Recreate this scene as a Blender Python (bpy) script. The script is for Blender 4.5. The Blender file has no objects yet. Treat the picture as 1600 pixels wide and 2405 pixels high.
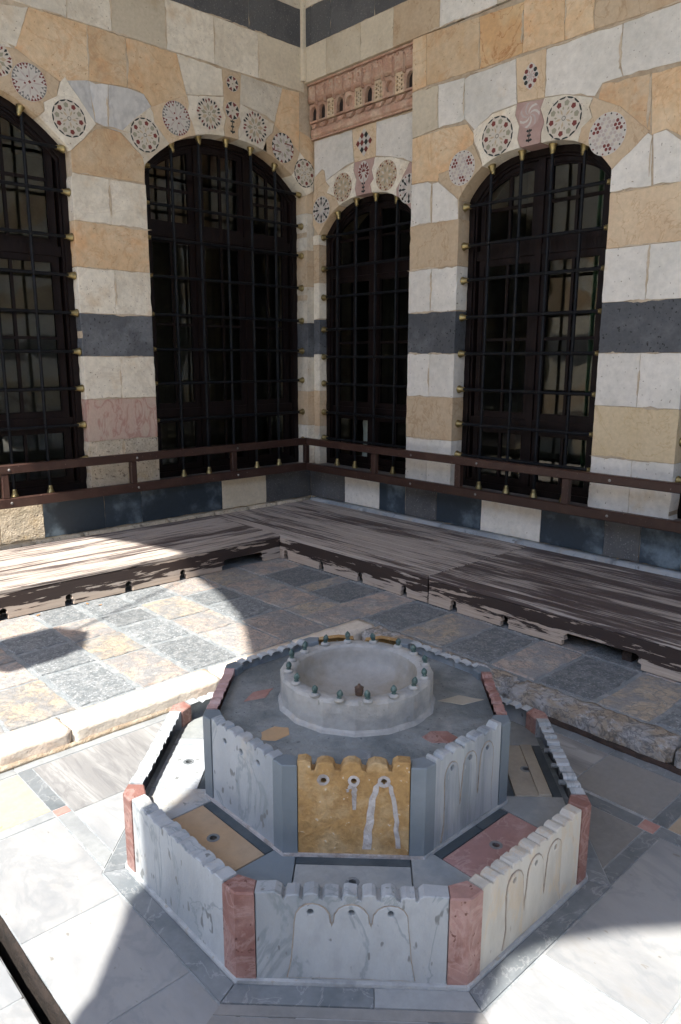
import bpy, bmesh, math, random
from mathutils import Vector, Matrix, noise
from mathutils.geometry import delaunay_2d_cdt
random.seed(7)
R = math.radians; PI = math.pi
S = bpy.context.scene; COL = S.collection
# ------------------------------------------------------------------ camera
cam_d = bpy.data.cameras.new('camera'); cam = bpy.data.objects.new('camera', cam_d); COL.objects.link(cam)
yaw, pitch, roll = R(47.058), R(11.7255), R(.1454)
fw = Vector((math.cos(pitch)*math.cos(yaw), math.cos(pitch)*math.sin(yaw), -math.sin(pitch)))
rt = Vector((math.sin(yaw), -math.cos(yaw), 0)); up = rt.cross(fw)
rr = math.cos(roll)*rt + math.sin(roll)*up; uu = -math.sin(roll)*rt + math.cos(roll)*up
cam.matrix_world = Matrix(((rr.x, uu.x, -fw.x, 0), (rr.y, uu.y, -fw.y, 0), (rr.z, uu.z, -fw.z, 1.6), (0, 0, 0, 1)))
cam_d.sensor_fit = 'HORIZONTAL'; cam_d.sensor_width = 24.0; cam_d.lens = 24.0*1735.9/1600
cam_d.clip_start = .05; cam_d.clip_end = 500
S.camera = cam
# ------------------------------------------------------------------ sky, sun, exposure
SUN_EL, SUN_H = R(60), Vector((.955, .296, 0)).normalized()
w = bpy.data.worlds.new('World'); S.world = w; w.use_nodes = True
wn = w.node_tree; bg = wn.nodes['Background']
sky = wn.nodes.new('ShaderNodeTexSky'); sky.sky_type = 'NISHITA'; sky.sun_disc = False
sky.sun_elevation = SUN_EL; sky.sun_rotation = math.atan2(-SUN_H.x, -SUN_H.y)
wn.links.new(sky.outputs[0], bg.inputs[0]); bg.inputs[1].default_value = .15
sl = bpy.data.lights.new('sun', 'SUN'); sl.energy = 3.4; sl.angle = R(.5); sl.color = (1, .95, .87)
so = bpy.data.objects.new('sun', sl); COL.objects.link(so)
sd = Vector((SUN_H.x*math.cos(SUN_EL), SUN_H.y*math.cos(SUN_EL), -math.sin(SUN_EL)))
so.rotation_euler = sd.to_track_quat('-Z', 'Y').to_euler(); so.location = (-20, -6, 30)
S.view_settings.view_transform = 'Standard'; S.view_settings.look = 'None'
S.view_settings.exposure = 1.92; S.view_settings.gamma = 1; S.view_settings.use_curve_mapping = False
try: S.cycles.max_bounces = 8; S.cycles.diffuse_bounces = 5
except Exception: pass
# ------------------------------------------------------------------ materials
def nn(nt, t, **k):
    n = nt.nodes.new(t)
    for a, b in k.items(): setattr(n, a, b)
    return n
def math_(nt, op, a, b=None, c=None, clamp=False):
    n = nn(nt, 'ShaderNodeMath', operation=op, use_clamp=clamp)
    for i, v in enumerate((a, b, c)):
        if v is None: continue
        if hasattr(v, 'links'): nt.links.new(v, n.inputs[i])
        else: n.inputs[i].default_value = v
    return n.outputs[0]
def mixc(nt, f, a, b, mode='MIX'):
    n = nn(nt, 'ShaderNodeMix', data_type='RGBA', blend_type=mode, clamp_result=False)
    for i, v in ((0, f), (6, a), (7, b)):
        if hasattr(v, 'links'): nt.links.new(v, n.inputs[i])
        elif i == 0: n.inputs[i].default_value = v
        else: n.inputs[i].default_value = (v[0], v[1], v[2], 1)
    return n.outputs[2]
def noise_(nt, vec, scale, detail=4, rough=.55, dist=0):
    n = nn(nt, 'ShaderNodeTexNoise'); n.inputs['Scale'].default_value = scale; n.inputs['Detail'].default_value = detail
    n.inputs['Roughness'].default_value = rough; n.inputs['Distortion'].default_value = dist
    nt.links.new(vec, n.inputs['Vector']); return n.outputs['Fac']
def ramp(nt, v, lo, hi):   # smooth step lo..hi -> 0..1
    n = nn(nt, 'ShaderNodeMapRange', interpolation_type='SMOOTHSTEP'); nt.links.new(v, n.inputs['Value'])
    n.inputs['From Min'].default_value = lo; n.inputs['From Max'].default_value = hi; return n.outputs['Result']
MATS = {}
TONE = dict(pale_floor_marble=.70, grey_grained_floor_marble=.8, dull_grey_floor_marble=.8, light_grey_inlay_band=.8, grey_inlay_band=1.0, honey_floor_panel=.85, white_veined_marble=.88, lime_stained_marble=.9, chipped_white_marble=.9, blue_white_streaked_marble=.95, red_brecciated_marble=.85, blue_grey_stone=.85, worn_basin_marble=.85, grey_cement_screed=1.12, cream_limestone=1.06, white_limestone=1.06, honey_limestone=1.04, mottled_yellow_tile=.95)
def mat(name, base, alt=None, altf=(.45, .65), scale=3.5, var=.14, fine=.25, fscale=38, vein=None, vscale=5, vwid=.035, vamt=.6,
        speck=None, sscale=120, sth=.62, stain=None, stscale=2.2, sth2=(.58, .72), bump=.25, bscale=60, rough=.72, stretch=(1, 1, 1), metal=0, spec=.4):
    f = TONE.get(name, 1)
    base = tuple(c*f for c in base); alt, vein, speck, stain = [tuple(c*f for c in q) if q else None for q in (alt, vein, speck, stain)]
    m = bpy.data.materials.new(name); m.use_nodes = True; nt = m.node_tree; b = nt.nodes['Principled BSDF']
    tc = nn(nt, 'ShaderNodeTexCoord'); oi = nn(nt, 'ShaderNodeObjectInfo')
    off = math_(nt, 'MULTIPLY', oi.outputs['Random'], 37.0)
    add = nn(nt, 'ShaderNodeVectorMath', operation='ADD'); nt.links.new(tc.outputs['Object'], add.inputs[0]); nt.links.new(off, add.inputs[1])
    mp = nn(nt, 'ShaderNodeMapping'); mp.inputs['Scale'].default_value = stretch; nt.links.new(add.outputs[0], mp.inputs['Vector']); v = mp.outputs[0]
    col = None
    if alt: col = mixc(nt, ramp(nt, noise_(nt, v, scale, 5, .6), *altf), base, alt)
    else:
        rgb = nn(nt, 'ShaderNodeRGB'); rgb.outputs[0].default_value = (*base, 1); col = rgb.outputs[0]
    if vein:
        nv = noise_(nt, v, vscale, 6, .6, 1.2); dd = math_(nt, 'ABSOLUTE', math_(nt, 'SUBTRACT', nv, .5))
        col = mixc(nt, math_(nt, 'MULTIPLY', math_(nt, 'SUBTRACT', 1.0, ramp(nt, dd, 0, vwid)), vamt), col, vein)
    if stain: col = mixc(nt, math_(nt, 'MULTIPLY', ramp(nt, noise_(nt, v, stscale, 6, .65), *sth2), .8), col, stain)
    if speck: col = mixc(nt, ramp(nt, noise_(nt, v, sscale, 2, .5), sth, sth+.05), col, speck)
    fn = noise_(nt, v, fscale, 5, .65)
    k = math_(nt, 'ADD', math_(nt, 'MULTIPLY', fn, 2*fine), 1-fine)
    k = math_(nt, 'MULTIPLY', k, math_(nt, 'ADD', math_(nt, 'MULTIPLY', oi.outputs['Random'], 2*var), 1-var))
    cb = nn(nt, 'ShaderNodeCombineXYZ'); [nt.links.new(k, cb.inputs[i]) for i in range(3)]
    col = mixc(nt, 1.0, col, cb.outputs[0], 'MULTIPLY')
    nt.links.new(col, b.inputs['Base Color'])
    rg = math_(nt, 'ADD', math_(nt, 'MULTIPLY', fn, .3), rough-.15, clamp=True); nt.links.new(rg, b.inputs['Roughness'])
    b.inputs['Metallic'].default_value = metal; b.inputs['Specular IOR Level'].default_value = spec
    if bump:
        bn = nn(nt, 'ShaderNodeBump'); bn.inputs['Strength'].default_value = bump; bn.inputs['Distance'].default_value = .01
        h = math_(nt, 'ADD', noise_(nt, v, bscale, 6, .6), math_(nt, 'MULTIPLY', noise_(nt, v, bscale*.2, 3, .5), 1.5))
        nt.links.new(h, bn.inputs['Height']); nt.links.new(bn.outputs[0], b.inputs['Normal'])
    MATS[name] = m; return m
cream = mat('cream_limestone', (.64, .58, .47), (.56, .50, .395), scale=2.6, speck=(.25, .2, .15), sscale=70, sth=.68, stain=(.52, .41, .28), stscale=3.2, sth2=(.52, .7), vein=(.47, .40, .31), vscale=2.2, vwid=.03, vamt=.4, fine=.3, fscale=22, bump=.3)
cream2 = mat('pale_tan_limestone', (.60, .52, .39), (.54, .465, .345), scale=3, stain=(.48, .37, .24), speck=(.2, .17, .13), sscale=60, sth=.71, bump=.18)
white = mat('white_limestone', (.64, .60, .53), (.57, .54, .475), scale=2.2, var=.07, speck=(.3, .26, .2), sscale=55, sth=.69, stain=(.56, .47, .35), stscale=2.6, sth2=(.60, .74), fine=.25, fscale=22, bump=.25)
honey = mat('honey_limestone', (.55, .385, .225), (.58, .445, .29), scale=2.6, vein=(.44, .24, .11), vscale=3, vwid=.025, vamt=.4, stain=(.58, .34, .17), stscale=3, sth2=(.5, .68), speck=(.33, .2, .1), sscale=50, sth=.69, fine=.32, fscale=22, bump=.35)
tan = mat('tan_limestone', (.56, .43, .285), (.52, .38, .24), scale=3, vein=(.36, .22, .11), vscale=2.5, vwid=.016, vamt=.45, bump=.18)
amber = mat('amber_limestone', (.52, .32, .155), (.54, .38, .21), scale=4, vein=(.30, .11, .03), vscale=4, vwid=.025, vamt=.6, bump=.2)
yellowst = mat('yellow_limestone', (.59, .47, .30), (.55, .43, .26), scale=2, var=.05, vein=(.42, .28, .13), vscale=2, vwid=.012, vamt=.4, bump=.12)
pinkmar = mat('pink_veined_marble', (.54, .39, .31), (.54, .42, .33), scale=3, vein=(.38, .16, .13), vscale=5, vwid=.06, vamt=.6, stretch=(1.8, 1.8, .8), bump=.1)
edgem = mat('brown_lime_edge', (.30, .26, .215), (.22, .185, .155), scale=40, bump=.8, var=0)
basalt = mat('black_basalt', (.080, .084, .090), (.125, .13, .137), scale=4.5, speck=(.02, .02, .022), sscale=50, sth=.64, stain=(.14, .145, .15), stscale=3, fine=.4, bump=.35, rough=.6)
bluebas = mat('polished_blue_basalt', (.028, .042, .056), (.135, .175, .205), altf=(.48, .70), scale=4, stain=(.20, .23, .25), stscale=3.6, sth2=(.62, .8), fine=.3, bump=.15, rough=.45)
greybas = mat('rough_grey_basalt', (.10, .10, .10), (.075, .075, .078), speck=(.22, .21, .2), sscale=90, sth=.64, bump=.6, rough=.85)
greymar = mat('grey_streaked_marble', (.58, .56, .52), (.46, .45, .43), scale=3, vein=(.34, .33, .32), vscale=3.5, vwid=.07, vamt=.4, stretch=(1, 1, .5), bump=.12)
roughst = mat('rough_hewn_limestone', (.56, .48, .36), (.46, .40, .30), scale=9, stain=(.50, .37, .20), speck=(.25, .2, .15), sscale=45, sth=.62, fine=.4, bump=1.0, bscale=75, rough=.9)
mortar = mat('lime_mortar', (.46, .37, .26), (.38, .29, .19), scale=8, bump=.5, fine=.35)
terra = mat('terracotta_stone', (.43, .255, .175), (.50, .36, .26), scale=6, stain=(.52, .38, .27), stscale=7, sth2=(.5, .7), fine=.4, bump=.9, bscale=45)
hole = mat('painted_recess_shade', (.025, .016, .012), bump=0)  # near-black colour paints the shade inside niches, drains and window voids
iron = mat('black_painted_iron', (.003, .0035, .0045), (.006, .0065, .009), scale=20, bump=.2, rough=.6, spec=.25)
brass = mat('aged_brass', (.36, .285, .13), (.22, .17, .08), scale=25, bump=.15, rough=.42, metal=.85)
railm = mat('brown_painted_steel', (.040, .018, .013), (.055, .028, .02), scale=6, speck=(.16, .12, .1), sscale=60, sth=.7, bump=.08, rough=.45)
frame_m = mat('dark_brown_window_wood', (.007, .0032, .0026), (.011, .0048, .004), scale=5, bump=.25, spec=.2, rough=.55, stretch=(6, 6, .6))
dust = mat('dusty_sill_stone', (.17, .16, .15), (.26, .24, .21), scale=9, bump=.4)
whitemar = mat('white_veined_marble', (.39, .415, .432), (.28, .308, .33), scale=3, vein=(.20, .24, .255), vscale=3.2, vwid=.022, vamt=.6, speck=(.19, .20, .20), sscale=30, sth=.66, stain=(.46, .41, .34), stscale=5, sth2=(.54, .72), stretch=(1, 1, .55), var=.06, fine=.28, fscale=24, bump=.3, bscale=40, rough=.55)
stainmar = mat('lime_stained_marble', (.50, .475, .42), (.40, .375, .325), scale=3.2, vein=(.55, .40, .24), vscale=3.5, vwid=.045, vamt=.35, speck=(.32, .3, .27), sscale=34, sth=.70, var=.04, fine=.15, fscale=24, stretch=(1.5, 1.5, .55), bump=.3, bscale=35, rough=.6)
crest_m = mat('chipped_white_marble', (.41, .43, .44), (.29, .31, .322), scale=9, speck=(.38, .37, .34), sscale=30, sth=.66, var=.05, bump=.6, bscale=50, rough=.7)
streakmar = mat('blue_white_streaked_marble', (.355, .375, .375), (.205, .23, .245), scale=2.2, altf=(.42, .62), vein=(.34, .35, .38), vscale=2.4, vwid=.07, vamt=.4, speck=(.4, .38, .34), sscale=36, sth=.69, stretch=(5, 5, .5), var=.05, fine=.14, bump=.25, rough=.55)
redmar = mat('red_brecciated_marble', (.245, .12, .10), (.33, .195, .17), scale=7, vein=(.42, .29, .26), vscale=9, vwid=.06, vamt=.5, speck=(.15, .065, .05), sscale=55, sth=.66, var=.07, bump=.5, bscale=40, rough=.6)
mauve = mat('mauve_worn_marble', (.42, .27, .25), (.50, .36, .34), scale=9, var=.06, bump=.6, bscale=40)
rosemar = mat('rose_marble_panel', (.27, .155, .145), (.33, .21, .20), scale=7, vein=(.42, .31, .29), vscale=8, vwid=.04, vamt=.4, bump=.12, rough=.5)
orangemar = mat('orange_sandstone_panel', (.34, .225, .125), (.31, .23, .155), scale=3, altf=(.35, .65), bump=.15, rough=.6)
yellowmar = mat('ochre_travertine', (.35, .215, .085), (.41, .29, .15), scale=9, altf=(.42, .62), stain=(.24, .135, .05), stscale=14, sth2=(.5, .72), speck=(.42, .36, .27), sscale=60, sth=.68, fine=.5, fscale=60, var=.02, bump=1.0, bscale=30, rough=.85)
bluegrey = mat('blue_grey_stone', (.165, .198, .222), (.20, .232, .258), scale=3, var=.06, fine=.1, bump=.12, rough=.5)
darkslate = mat('dark_slate_inlay', (.045, .060, .072), (.07, .085, .095), scale=8, bump=.15, rough=.5)
cement = mat('grey_cement_screed', (.20, .215, .215), (.115, .13, .135), scale=5, altf=(.4, .62), stain=(.27, .27, .255), stscale=7, sth2=(.55, .68), speck=(.09, .10, .105), sscale=60, sth=.66, fine=.3, bump=.6, bscale=45, rough=.75)
greypanel = mat('grey_veined_panel', (.25, .265, .265), (.195, .215, .225), scale=6, vein=(.2, .22, .24), vscale=7, vwid=.03, vamt=.4, var=.05, bump=.12, rough=.5)
warmpanel = mat('warm_grey_panel', (.31, .285, .235), (.25, .23, .195), scale=5, var=.05, bump=.12, rough=.5)
basinm = mat('worn_basin_marble', (.40, .395, .375), (.30, .305, .30), scale=7, stain=(.48, .42, .33), stscale=6, speck=(.28, .28, .26), sscale=30, sth=.68, var=.03, bump=.6, bscale=30, rough=.7)
basinin = mat('basin_inner_lime', (.30, .29, .27), (.25, .225, .185), scale=4, stain=(.23, .18, .12), stscale=4, var=.02, bump=.25, rough=.6)
lime = mat('limescale_crust', (.42, .40, .39), (.30, .27, .25), scale=30, bump=.8, bscale=80)
verd = mat('verdigris_bronze', (.045, .085, .08), (.12, .165, .15), scale=60, bump=.4, rough=.6, metal=.2)
bronze = mat('brown_bronze', (.11, .07, .05), (.07, .045, .035), scale=50, bump=.3, rough=.55, metal=.3)
floormar = mat('pale_floor_marble', (.38, .385, .385), (.30, .31, .32), scale=2, vein=(.24, .26, .28), vscale=2.5, vwid=.05, vamt=.4, stain=(.30, .285, .26), stscale=2.5, sth2=(.55, .75), speck=(.25, .24, .22), sscale=30, sth=.71, stretch=(1.6, .7, 1), var=.05, fine=.08, bump=.12, bscale=25, rough=.5)
floorgrey = mat('grey_grained_floor_marble', (.33, .33, .325), (.23, .23, .23), scale=1.6, altf=(.42, .6), vein=(.16, .16, .165), vscale=1.8, vwid=.05, vamt=.5, stretch=(7, .8, 1), var=.08, fine=.12, bump=.15, rough=.5)
floordull = mat('dull_grey_floor_marble', (.25, .245, .235), (.20, .20, .195), scale=3, vein=(.24, .24, .24), vscale=2, vwid=.03, vamt=.3, var=.07, bump=.15, rough=.5)
bandgrey = mat('grey_inlay_band', (.15, .165, .175), (.11, .125, .135), scale=6, vein=(.4, .4, .4), vscale=6, vwid=.02, vamt=.3, var=.12, bump=.2, rough=.55)
bandlight = mat('light_grey_inlay_band', (.30, .315, .32), (.24, .255, .265), scale=4, var=.1, bump=.15, rough=.55)
honeyfl = mat('honey_floor_panel', (.40, .32, .235), (.35, .28, .20), scale=3, speck=(.36, .22, .1), sscale=22, sth=.69, bump=.15, rough=.6)
redsq = mat('red_floor_square', (.28, .15, .13), (.32, .20, .175), scale=14, bump=.2)
tile_b = mat('worn_basalt_tile', (.125, .138, .145), (.185, .195, .20), scale=26, altf=(.42, .62), speck=(.25, .26, .27), sscale=75, sth=.58, var=.16, fine=.4, bump=.7, bscale=70, rough=.8)
tile_p = mat('mottled_pink_tile', (.35, .285, .24), (.30, .285, .265), scale=6, vein=(.15, .155, .16), vscale=10, vwid=.05, vamt=.7, stain=(.20, .205, .21), stscale=9, sth2=(.44, .60), var=.14, fine=.35, bump=.9, bscale=45, rough=.8)
tile_y = mat('mottled_yellow_tile', (.355, .295, .225), (.305, .285, .255), scale=5, vein=(.15, .155, .16), vscale=10, vwid=.05, vamt=.7, stain=(.20, .205, .21), stscale=9, sth2=(.44, .60), var=.14, fine=.35, bump=.9, bscale=45, rough=.8)
tgrout = mat('blue_grey_floor_grout', (.20, .22, .23), (.26, .27, .275), scale=14, stain=(.34, .33, .32), stscale=12, sth2=(.56, .7), fine=.35, bump=.8, bscale=60, rough=.85)
curb_l = mat('pale_curb_limestone', (.58, .52, .44), (.52, .43, .35), scale=5, vein=(.42, .36, .31), vscale=6, vwid=.02, vamt=.5, stain=(.48, .35, .27), stscale=5, sth2=(.6, .74), var=.06, fine=.15, bump=.4, rough=.75)
curb_r = mat('weathered_curb_stone', (.31, .255, .195), (.33, .32, .31), scale=9, altf=(.42, .58), vein=(.09, .095, .10), vscale=10, vwid=.045, vamt=.7, stain=(.46, .46, .46), stscale=14, sth2=(.55, .66), var=.1, fine=.45, bump=1.2, bscale=45, rough=.9)
rust = mat('rust_and_soil_grime', (.045, .03, .024), (.025, .019, .016), scale=20, bump=1.0, rough=.95)
soil = mat('earthy_joint_grime', (.27, .21, .15), (.36, .31, .24), scale=25, bump=1.0, rough=.95)
inlay = {k: mat('inlay_'+k, c, var=0, fine=.18, bump=.1, rough=.6) for k, c in dict(cream=(.56, .50, .41), white=(.54, .50, .44), red=(.17, .035, .028), black=(.022, .028, .026), olive=(.30, .28, .20), grey=(.17, .165, .15), pink=(.44, .31, .27), tan=(.46, .36, .24), lilac=(.44, .37, .33)).items()}
def worn(name, axis, top, th0=.525):
    m = bpy.data.materials.new(name); m.use_nodes = True; nt = m.node_tree; b = nt.nodes['Principled BSDF']
    tc = nn(nt, 'ShaderNodeTexCoord'); oi = nn(nt, 'ShaderNodeObjectInfo')
    off = math_(nt, 'MULTIPLY', oi.outputs['Random'], 11.0)
    add = nn(nt, 'ShaderNodeVectorMath', operation='ADD'); nt.links.new(tc.outputs['Object'], add.inputs[0]); nt.links.new(off, add.inputs[1])
    def st(a, c):
        mp = nn(nt, 'ShaderNodeMapping'); s = [c, c, c]; s[axis] = a; mp.inputs['Scale'].default_value = s; nt.links.new(add.outputs[0], mp.inputs['Vector']); return mp.outputs[0]
    n1 = noise_(nt, st(1.3, 44) if top else st(2.2, 24), 1.5, 7, .62, .25); n2 = noise_(nt, st(.45, 3.2), 1.5, 2, .5); grain = noise_(nt, st(2, 110), 2.2, 4, .6)
    sp = nn(nt, 'ShaderNodeSeparateXYZ'); nt.links.new(tc.outputs['Object'], sp.inputs[0])
    if top: f = math_(nt, 'ADD', n1, math_(nt, 'MULTIPLY', math_(nt, 'SUBTRACT', n2, .5), .62)); th = th0
    else:
        f = math_(nt, 'ADD', n1, math_(nt, 'MULTIPLY', math_(nt, 'SUBTRACT', n2, .5), .35))
        g = math_(nt, 'MULTIPLY', math_(nt, 'ABSOLUTE', math_(nt, 'SUBTRACT', sp.outputs[2], .205)), -2.4); f = math_(nt, 'ADD', f, math_(nt, 'ADD', g, .10)); th = .49
    paint = ramp(nt, f, th, th+.012); thin = ramp(nt, f, th-.05, th)
    a_, b_ = ((.42, .365, .32), (.32, .28, .245)) if top else ((.48, .39, .315), (.37, .295, .235))
    wood = mixc(nt, ramp(nt, grain, .3, .7), a_, b_)
    wood = mixc(nt, math_(nt, 'MULTIPLY', ramp(nt, n2, .45, .7), .7), wood, (.36, .335, .31))
    wood = mixc(nt, math_(nt, 'MULTIPLY', thin, .35), wood, (.17, .135, .115))
    dk = mixc(nt, grain, (.098, .072, .066), (.058, .043, .041)) if top else mixc(nt, grain, (.042, .026, .022), (.022, .014, .012))
    col = mixc(nt, paint, wood, dk)
    nt.links.new(col, b.inputs['Base Color'])
    nt.links.new(math_(nt, 'SUBTRACT', .82, math_(nt, 'MULTIPLY', paint, .25)), b.inputs['Roughness'])
    bn = nn(nt, 'ShaderNodeBump'); bn.inputs['Strength'].default_value = .45; bn.inputs['Distance'].default_value = .004
    nt.links.new(math_(nt, 'ADD', math_(nt, 'MULTIPLY', grain, .6), math_(nt, 'MULTIPLY', paint, .5)), bn.inputs['Height']); nt.links.new(bn.outputs[0], b.inputs['Normal'])
    return m
wood_tx, wood_ty, wood_td = worn('flaking_paint_planks_x', 0, True, .515), worn('flaking_paint_planks_y', 1, True, .54), worn('dark_flaking_paint_planks', 1, True, .475)
wood_fx, wood_fy = worn('flaking_paint_board_x', 0, False), worn('flaking_paint_board_y', 1, False)
def glass_mat():
    m = bpy.data.materials.new('window_glass'); m.use_nodes = True; nt = m.node_tree; nt.nodes.clear()
    out = nn(nt, 'ShaderNodeOutputMaterial'); g = nn(nt, 'ShaderNodeBsdfGlossy'); t = nn(nt, 'ShaderNodeBsdfTransparent'); mx = nn(nt, 'ShaderNodeMixShader')
    g.inputs['Roughness'].default_value = .04; g.inputs['Color'].default_value = (.85, .88, .85, 1); t.inputs[0].default_value = (.75, .80, .76, 1)
    lw = nn(nt, 'ShaderNodeFresnel'); lw.inputs[0].default_value = 1.52
    tc = nn(nt, 'ShaderNodeTexCoord'); nz = noise_(nt, tc.outputs['Object'], 3.0, 2); bn = nn(nt, 'ShaderNodeBump'); bn.inputs['Strength'].default_value = .35; bn.inputs['Distance'].default_value = .012
    nt.links.new(nz, bn.inputs['Height']); nt.links.new(bn.outputs[0], g.inputs['Normal'])
    f = math_(nt, 'MULTIPLY', lw.outputs[0], 1.5, clamp=True)
    nt.links.new(f, mx.inputs[0]); nt.links.new(t.outputs[0], mx.inputs[1]); nt.links.new(g.outputs[0], mx.inputs[2]); nt.links.new(mx.outputs[0], out.inputs[0]); return m
glass = glass_mat()
# ------------------------------------------------------------------ object helpers
def thing(name, label, cat, loc=(0, 0, 0), group=None, kind=None):
    o = bpy.data.objects.new(name, None); COL.objects.link(o); o.location = loc; o.empty_display_size = .1
    if label: o['label'] = label
    if cat: o['category'] = cat
    if group: o['group'] = group
    if kind: o['kind'] = kind
    return o
WLOC = {}
def world_loc(o):
    p = Vector((0, 0, 0))
    while o is not None: p += Vector(o.location); o = o.parent
    return p
def link(name, me, parent=None, pos=None, rot=None, label=None):
    o = bpy.data.objects.new(name, me); COL.objects.link(o)
    base = world_loc(parent) if parent else Vector((0, 0, 0))
    if parent: o.parent = parent
    o.location = (Vector(pos) if pos is not None else Vector((0, 0, 0))) - base
    if rot is not None: o.rotation_euler = rot
    if label: o['label'] = label
    return o
def finish(bm, name, mats, parent=None, smooth=False, label=None):
    bmesh.ops.recalc_face_normals(bm, faces=bm.faces[:])
    me = bpy.data.meshes.new(name); bm.to_mesh(me); bm.free()
    for m in (mats if isinstance(mats, (list, tuple)) else [mats]): me.materials.append(m)
    if smooth: me.polygons.foreach_set('use_smooth', [True]*len(me.polygons))
    return link(name, me, parent, label=label)
def inpoly(p, poly):
    c = False; n = len(poly); j = n-1
    for i in range(n):
        a, b = poly[i], poly[j]
        if (a[1] > p[1]) != (b[1] > p[1]) and p[0] < (b[0]-a[0])*(p[1]-a[1])/(b[1]-a[1]+1e-12)+a[0]: c = not c
        j = i
    return c
def area(p): return sum(p[i-1][0]*p[i][1]-p[i][0]*p[i-1][1] for i in range(len(p)))/2
def shrink(p, g):
    if area(p) < 0: p = p[::-1]
    out = []; n = len(p)
    for i in range(n):
        a, b, c = Vector(p[i-1][:2]), Vector(p[i][:2]), Vector(p[(i+1) % n][:2])
        e1, e2 = (b-a), (c-b)
        if e1.length < 1e-6 or e2.length < 1e-6: continue
        e1.normalize(); e2.normalize(); n1, n2 = Vector((-e1.y, e1.x)), Vector((-e2.y, e2.x)); m = n1+n2
        if m.length < .2: out.append(tuple(b+n1*g)); continue
        m.normalize(); out.append(tuple(b+m*(g/max(.45, m.dot(n1)))))
    return out
def wobble(p, amp, step=.05, seed=0, chip=0):
    out = []; n = len(p)
    for i in range(n):
        a, b = Vector(p[i]), Vector(p[(i+1) % n]); L = (b-a).length; k = max(1, int(L/step)); d = (b-a)/max(L, 1e-6); nr = Vector((-d.y, d.x))
        for j in range(k):
            q = a+(b-a)*(j/k); s = noise.noise(Vector((q.x*23+seed, q.y*23, 3.1*seed)))*amp*2 + random.uniform(-.4, .4)*amp + (random.uniform(2, 5)*amp if chip and random.random() < chip else 0)
            out.append(tuple(q+nr*s))
    return out
def tri2d(poly, holes):
    vs = [Vector(p) for p in poly]; fs = [list(range(len(poly)))]
    for h in holes:
        fs.append(list(range(len(vs), len(vs)+len(h)))); vs += [Vector(p) for p in h]
    r = delaunay_2d_cdt(vs, [], fs, 1, 1e-6); V, F, OF = r[0], r[2], r[5]
    keep = []
    for f in F:
        c = (sum(V[i][0] for i in f)/len(f), sum(V[i][1] for i in f)/len(f))
        if inpoly(c, poly) and not any(inpoly(c, h) for h in holes): keep.append(f)
    return V, keep
class Fr:   # a working plane: origin + u, v axes + outward normal
    def __init__(s, o, u, v, n): s.o, s.u, s.v, s.n = Vector(o), Vector(u), Vector(v), Vector(n)
    def p(s, a, b, d=0): return s.o + s.u*a + s.v*b + s.n*d
def prism_bm(bm, fr, poly, front, back, holes=(), bev=0, mi=0, rough=0):
    V, F = tri2d(poly, holes)
    used = sorted({i for f in F for i in f}); mp = {}
    for i in used: mp[i] = bm.verts.new(fr.p(V[i][0], V[i][1], front))
    fs = []
    for f in F:
        try: fs.append(bm.faces.new([mp[i] for i in f]))
        except ValueError: pass
    if not fs: return
    for f in fs: f.material_index = mi
    ed = {e for f in fs for e in f.edges}; bnd = [e for e in ed if len([g for g in e.link_faces if g in set(fs)]) == 1]
    ring = {v for e in bnd for v in e.verts}; off = {}
    if bev:
        for v in ring:      # chamfer: outer ring steps back, inner copy stays in front
            off[v] = bm.verts.new(v.co - fr.n*bev)
        cen = {}
        for v in ring:
            d = Vector((0, 0, 0))
            for f in v.link_faces:
                if f in fs: d += (f.calc_center_median()-v.co).normalized()
            if d.length > 1e-6: cen[v] = d.normalized()*bev
        for v, d in cen.items(): v.co = v.co + d
    else:
        off = {v: v for v in ring}
    bk = {}
    for v in ring:
        base = off[v]; pr = base.co; dist = (pr-fr.o).dot(fr.n); bk[v] = bm.verts.new(pr - fr.n*(dist-back))
    for e in bnd:
        a, b = e.verts
        if bev:
            g = bm.faces.new([a, b, off[b], off[a]]); g.material_index = mi
        g = bm.faces.new([off[a], off[b], bk[b], bk[a]]); g.material_index = mi
def prism(name, fr, poly, front, back, m, parent, holes=(), bev=0, label=None, smooth=False):
    bm = bmesh.new(); prism_bm(bm, fr, poly, front, back, holes, bev)
    if not bm.verts: bm.free(); return None
    return finish(bm, name, m, parent, label=label, smooth=smooth)
def box_bm(bm, x0, x1, y0, y1, z0, z1, mi=0, bev=0):
    r = bmesh.ops.create_cube(bm, size=1.0)['verts']
    for v in r: v.co = Vector(((x0+x1)/2+v.co.x*(x1-x0), (y0+y1)/2+v.co.y*(y1-y0), (z0+z1)/2+v.co.z*(z1-z0)))
    fs = {f for v in r for f in v.link_faces}
    for f in fs: f.material_index = mi
    if bev: bmesh.ops.bevel(bm, geom=list({e for f in fs for e in f.edges}), offset=bev, segments=1, affect='EDGES')
def box(name, x0, x1, y0, y1, z0, z1, m, parent, bev=.003, label=None):
    bm = bmesh.new(); box_bm(bm, x0, x1, y0, y1, z0, z1, 0, bev); return finish(bm, name, m, parent, label=label)
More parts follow.
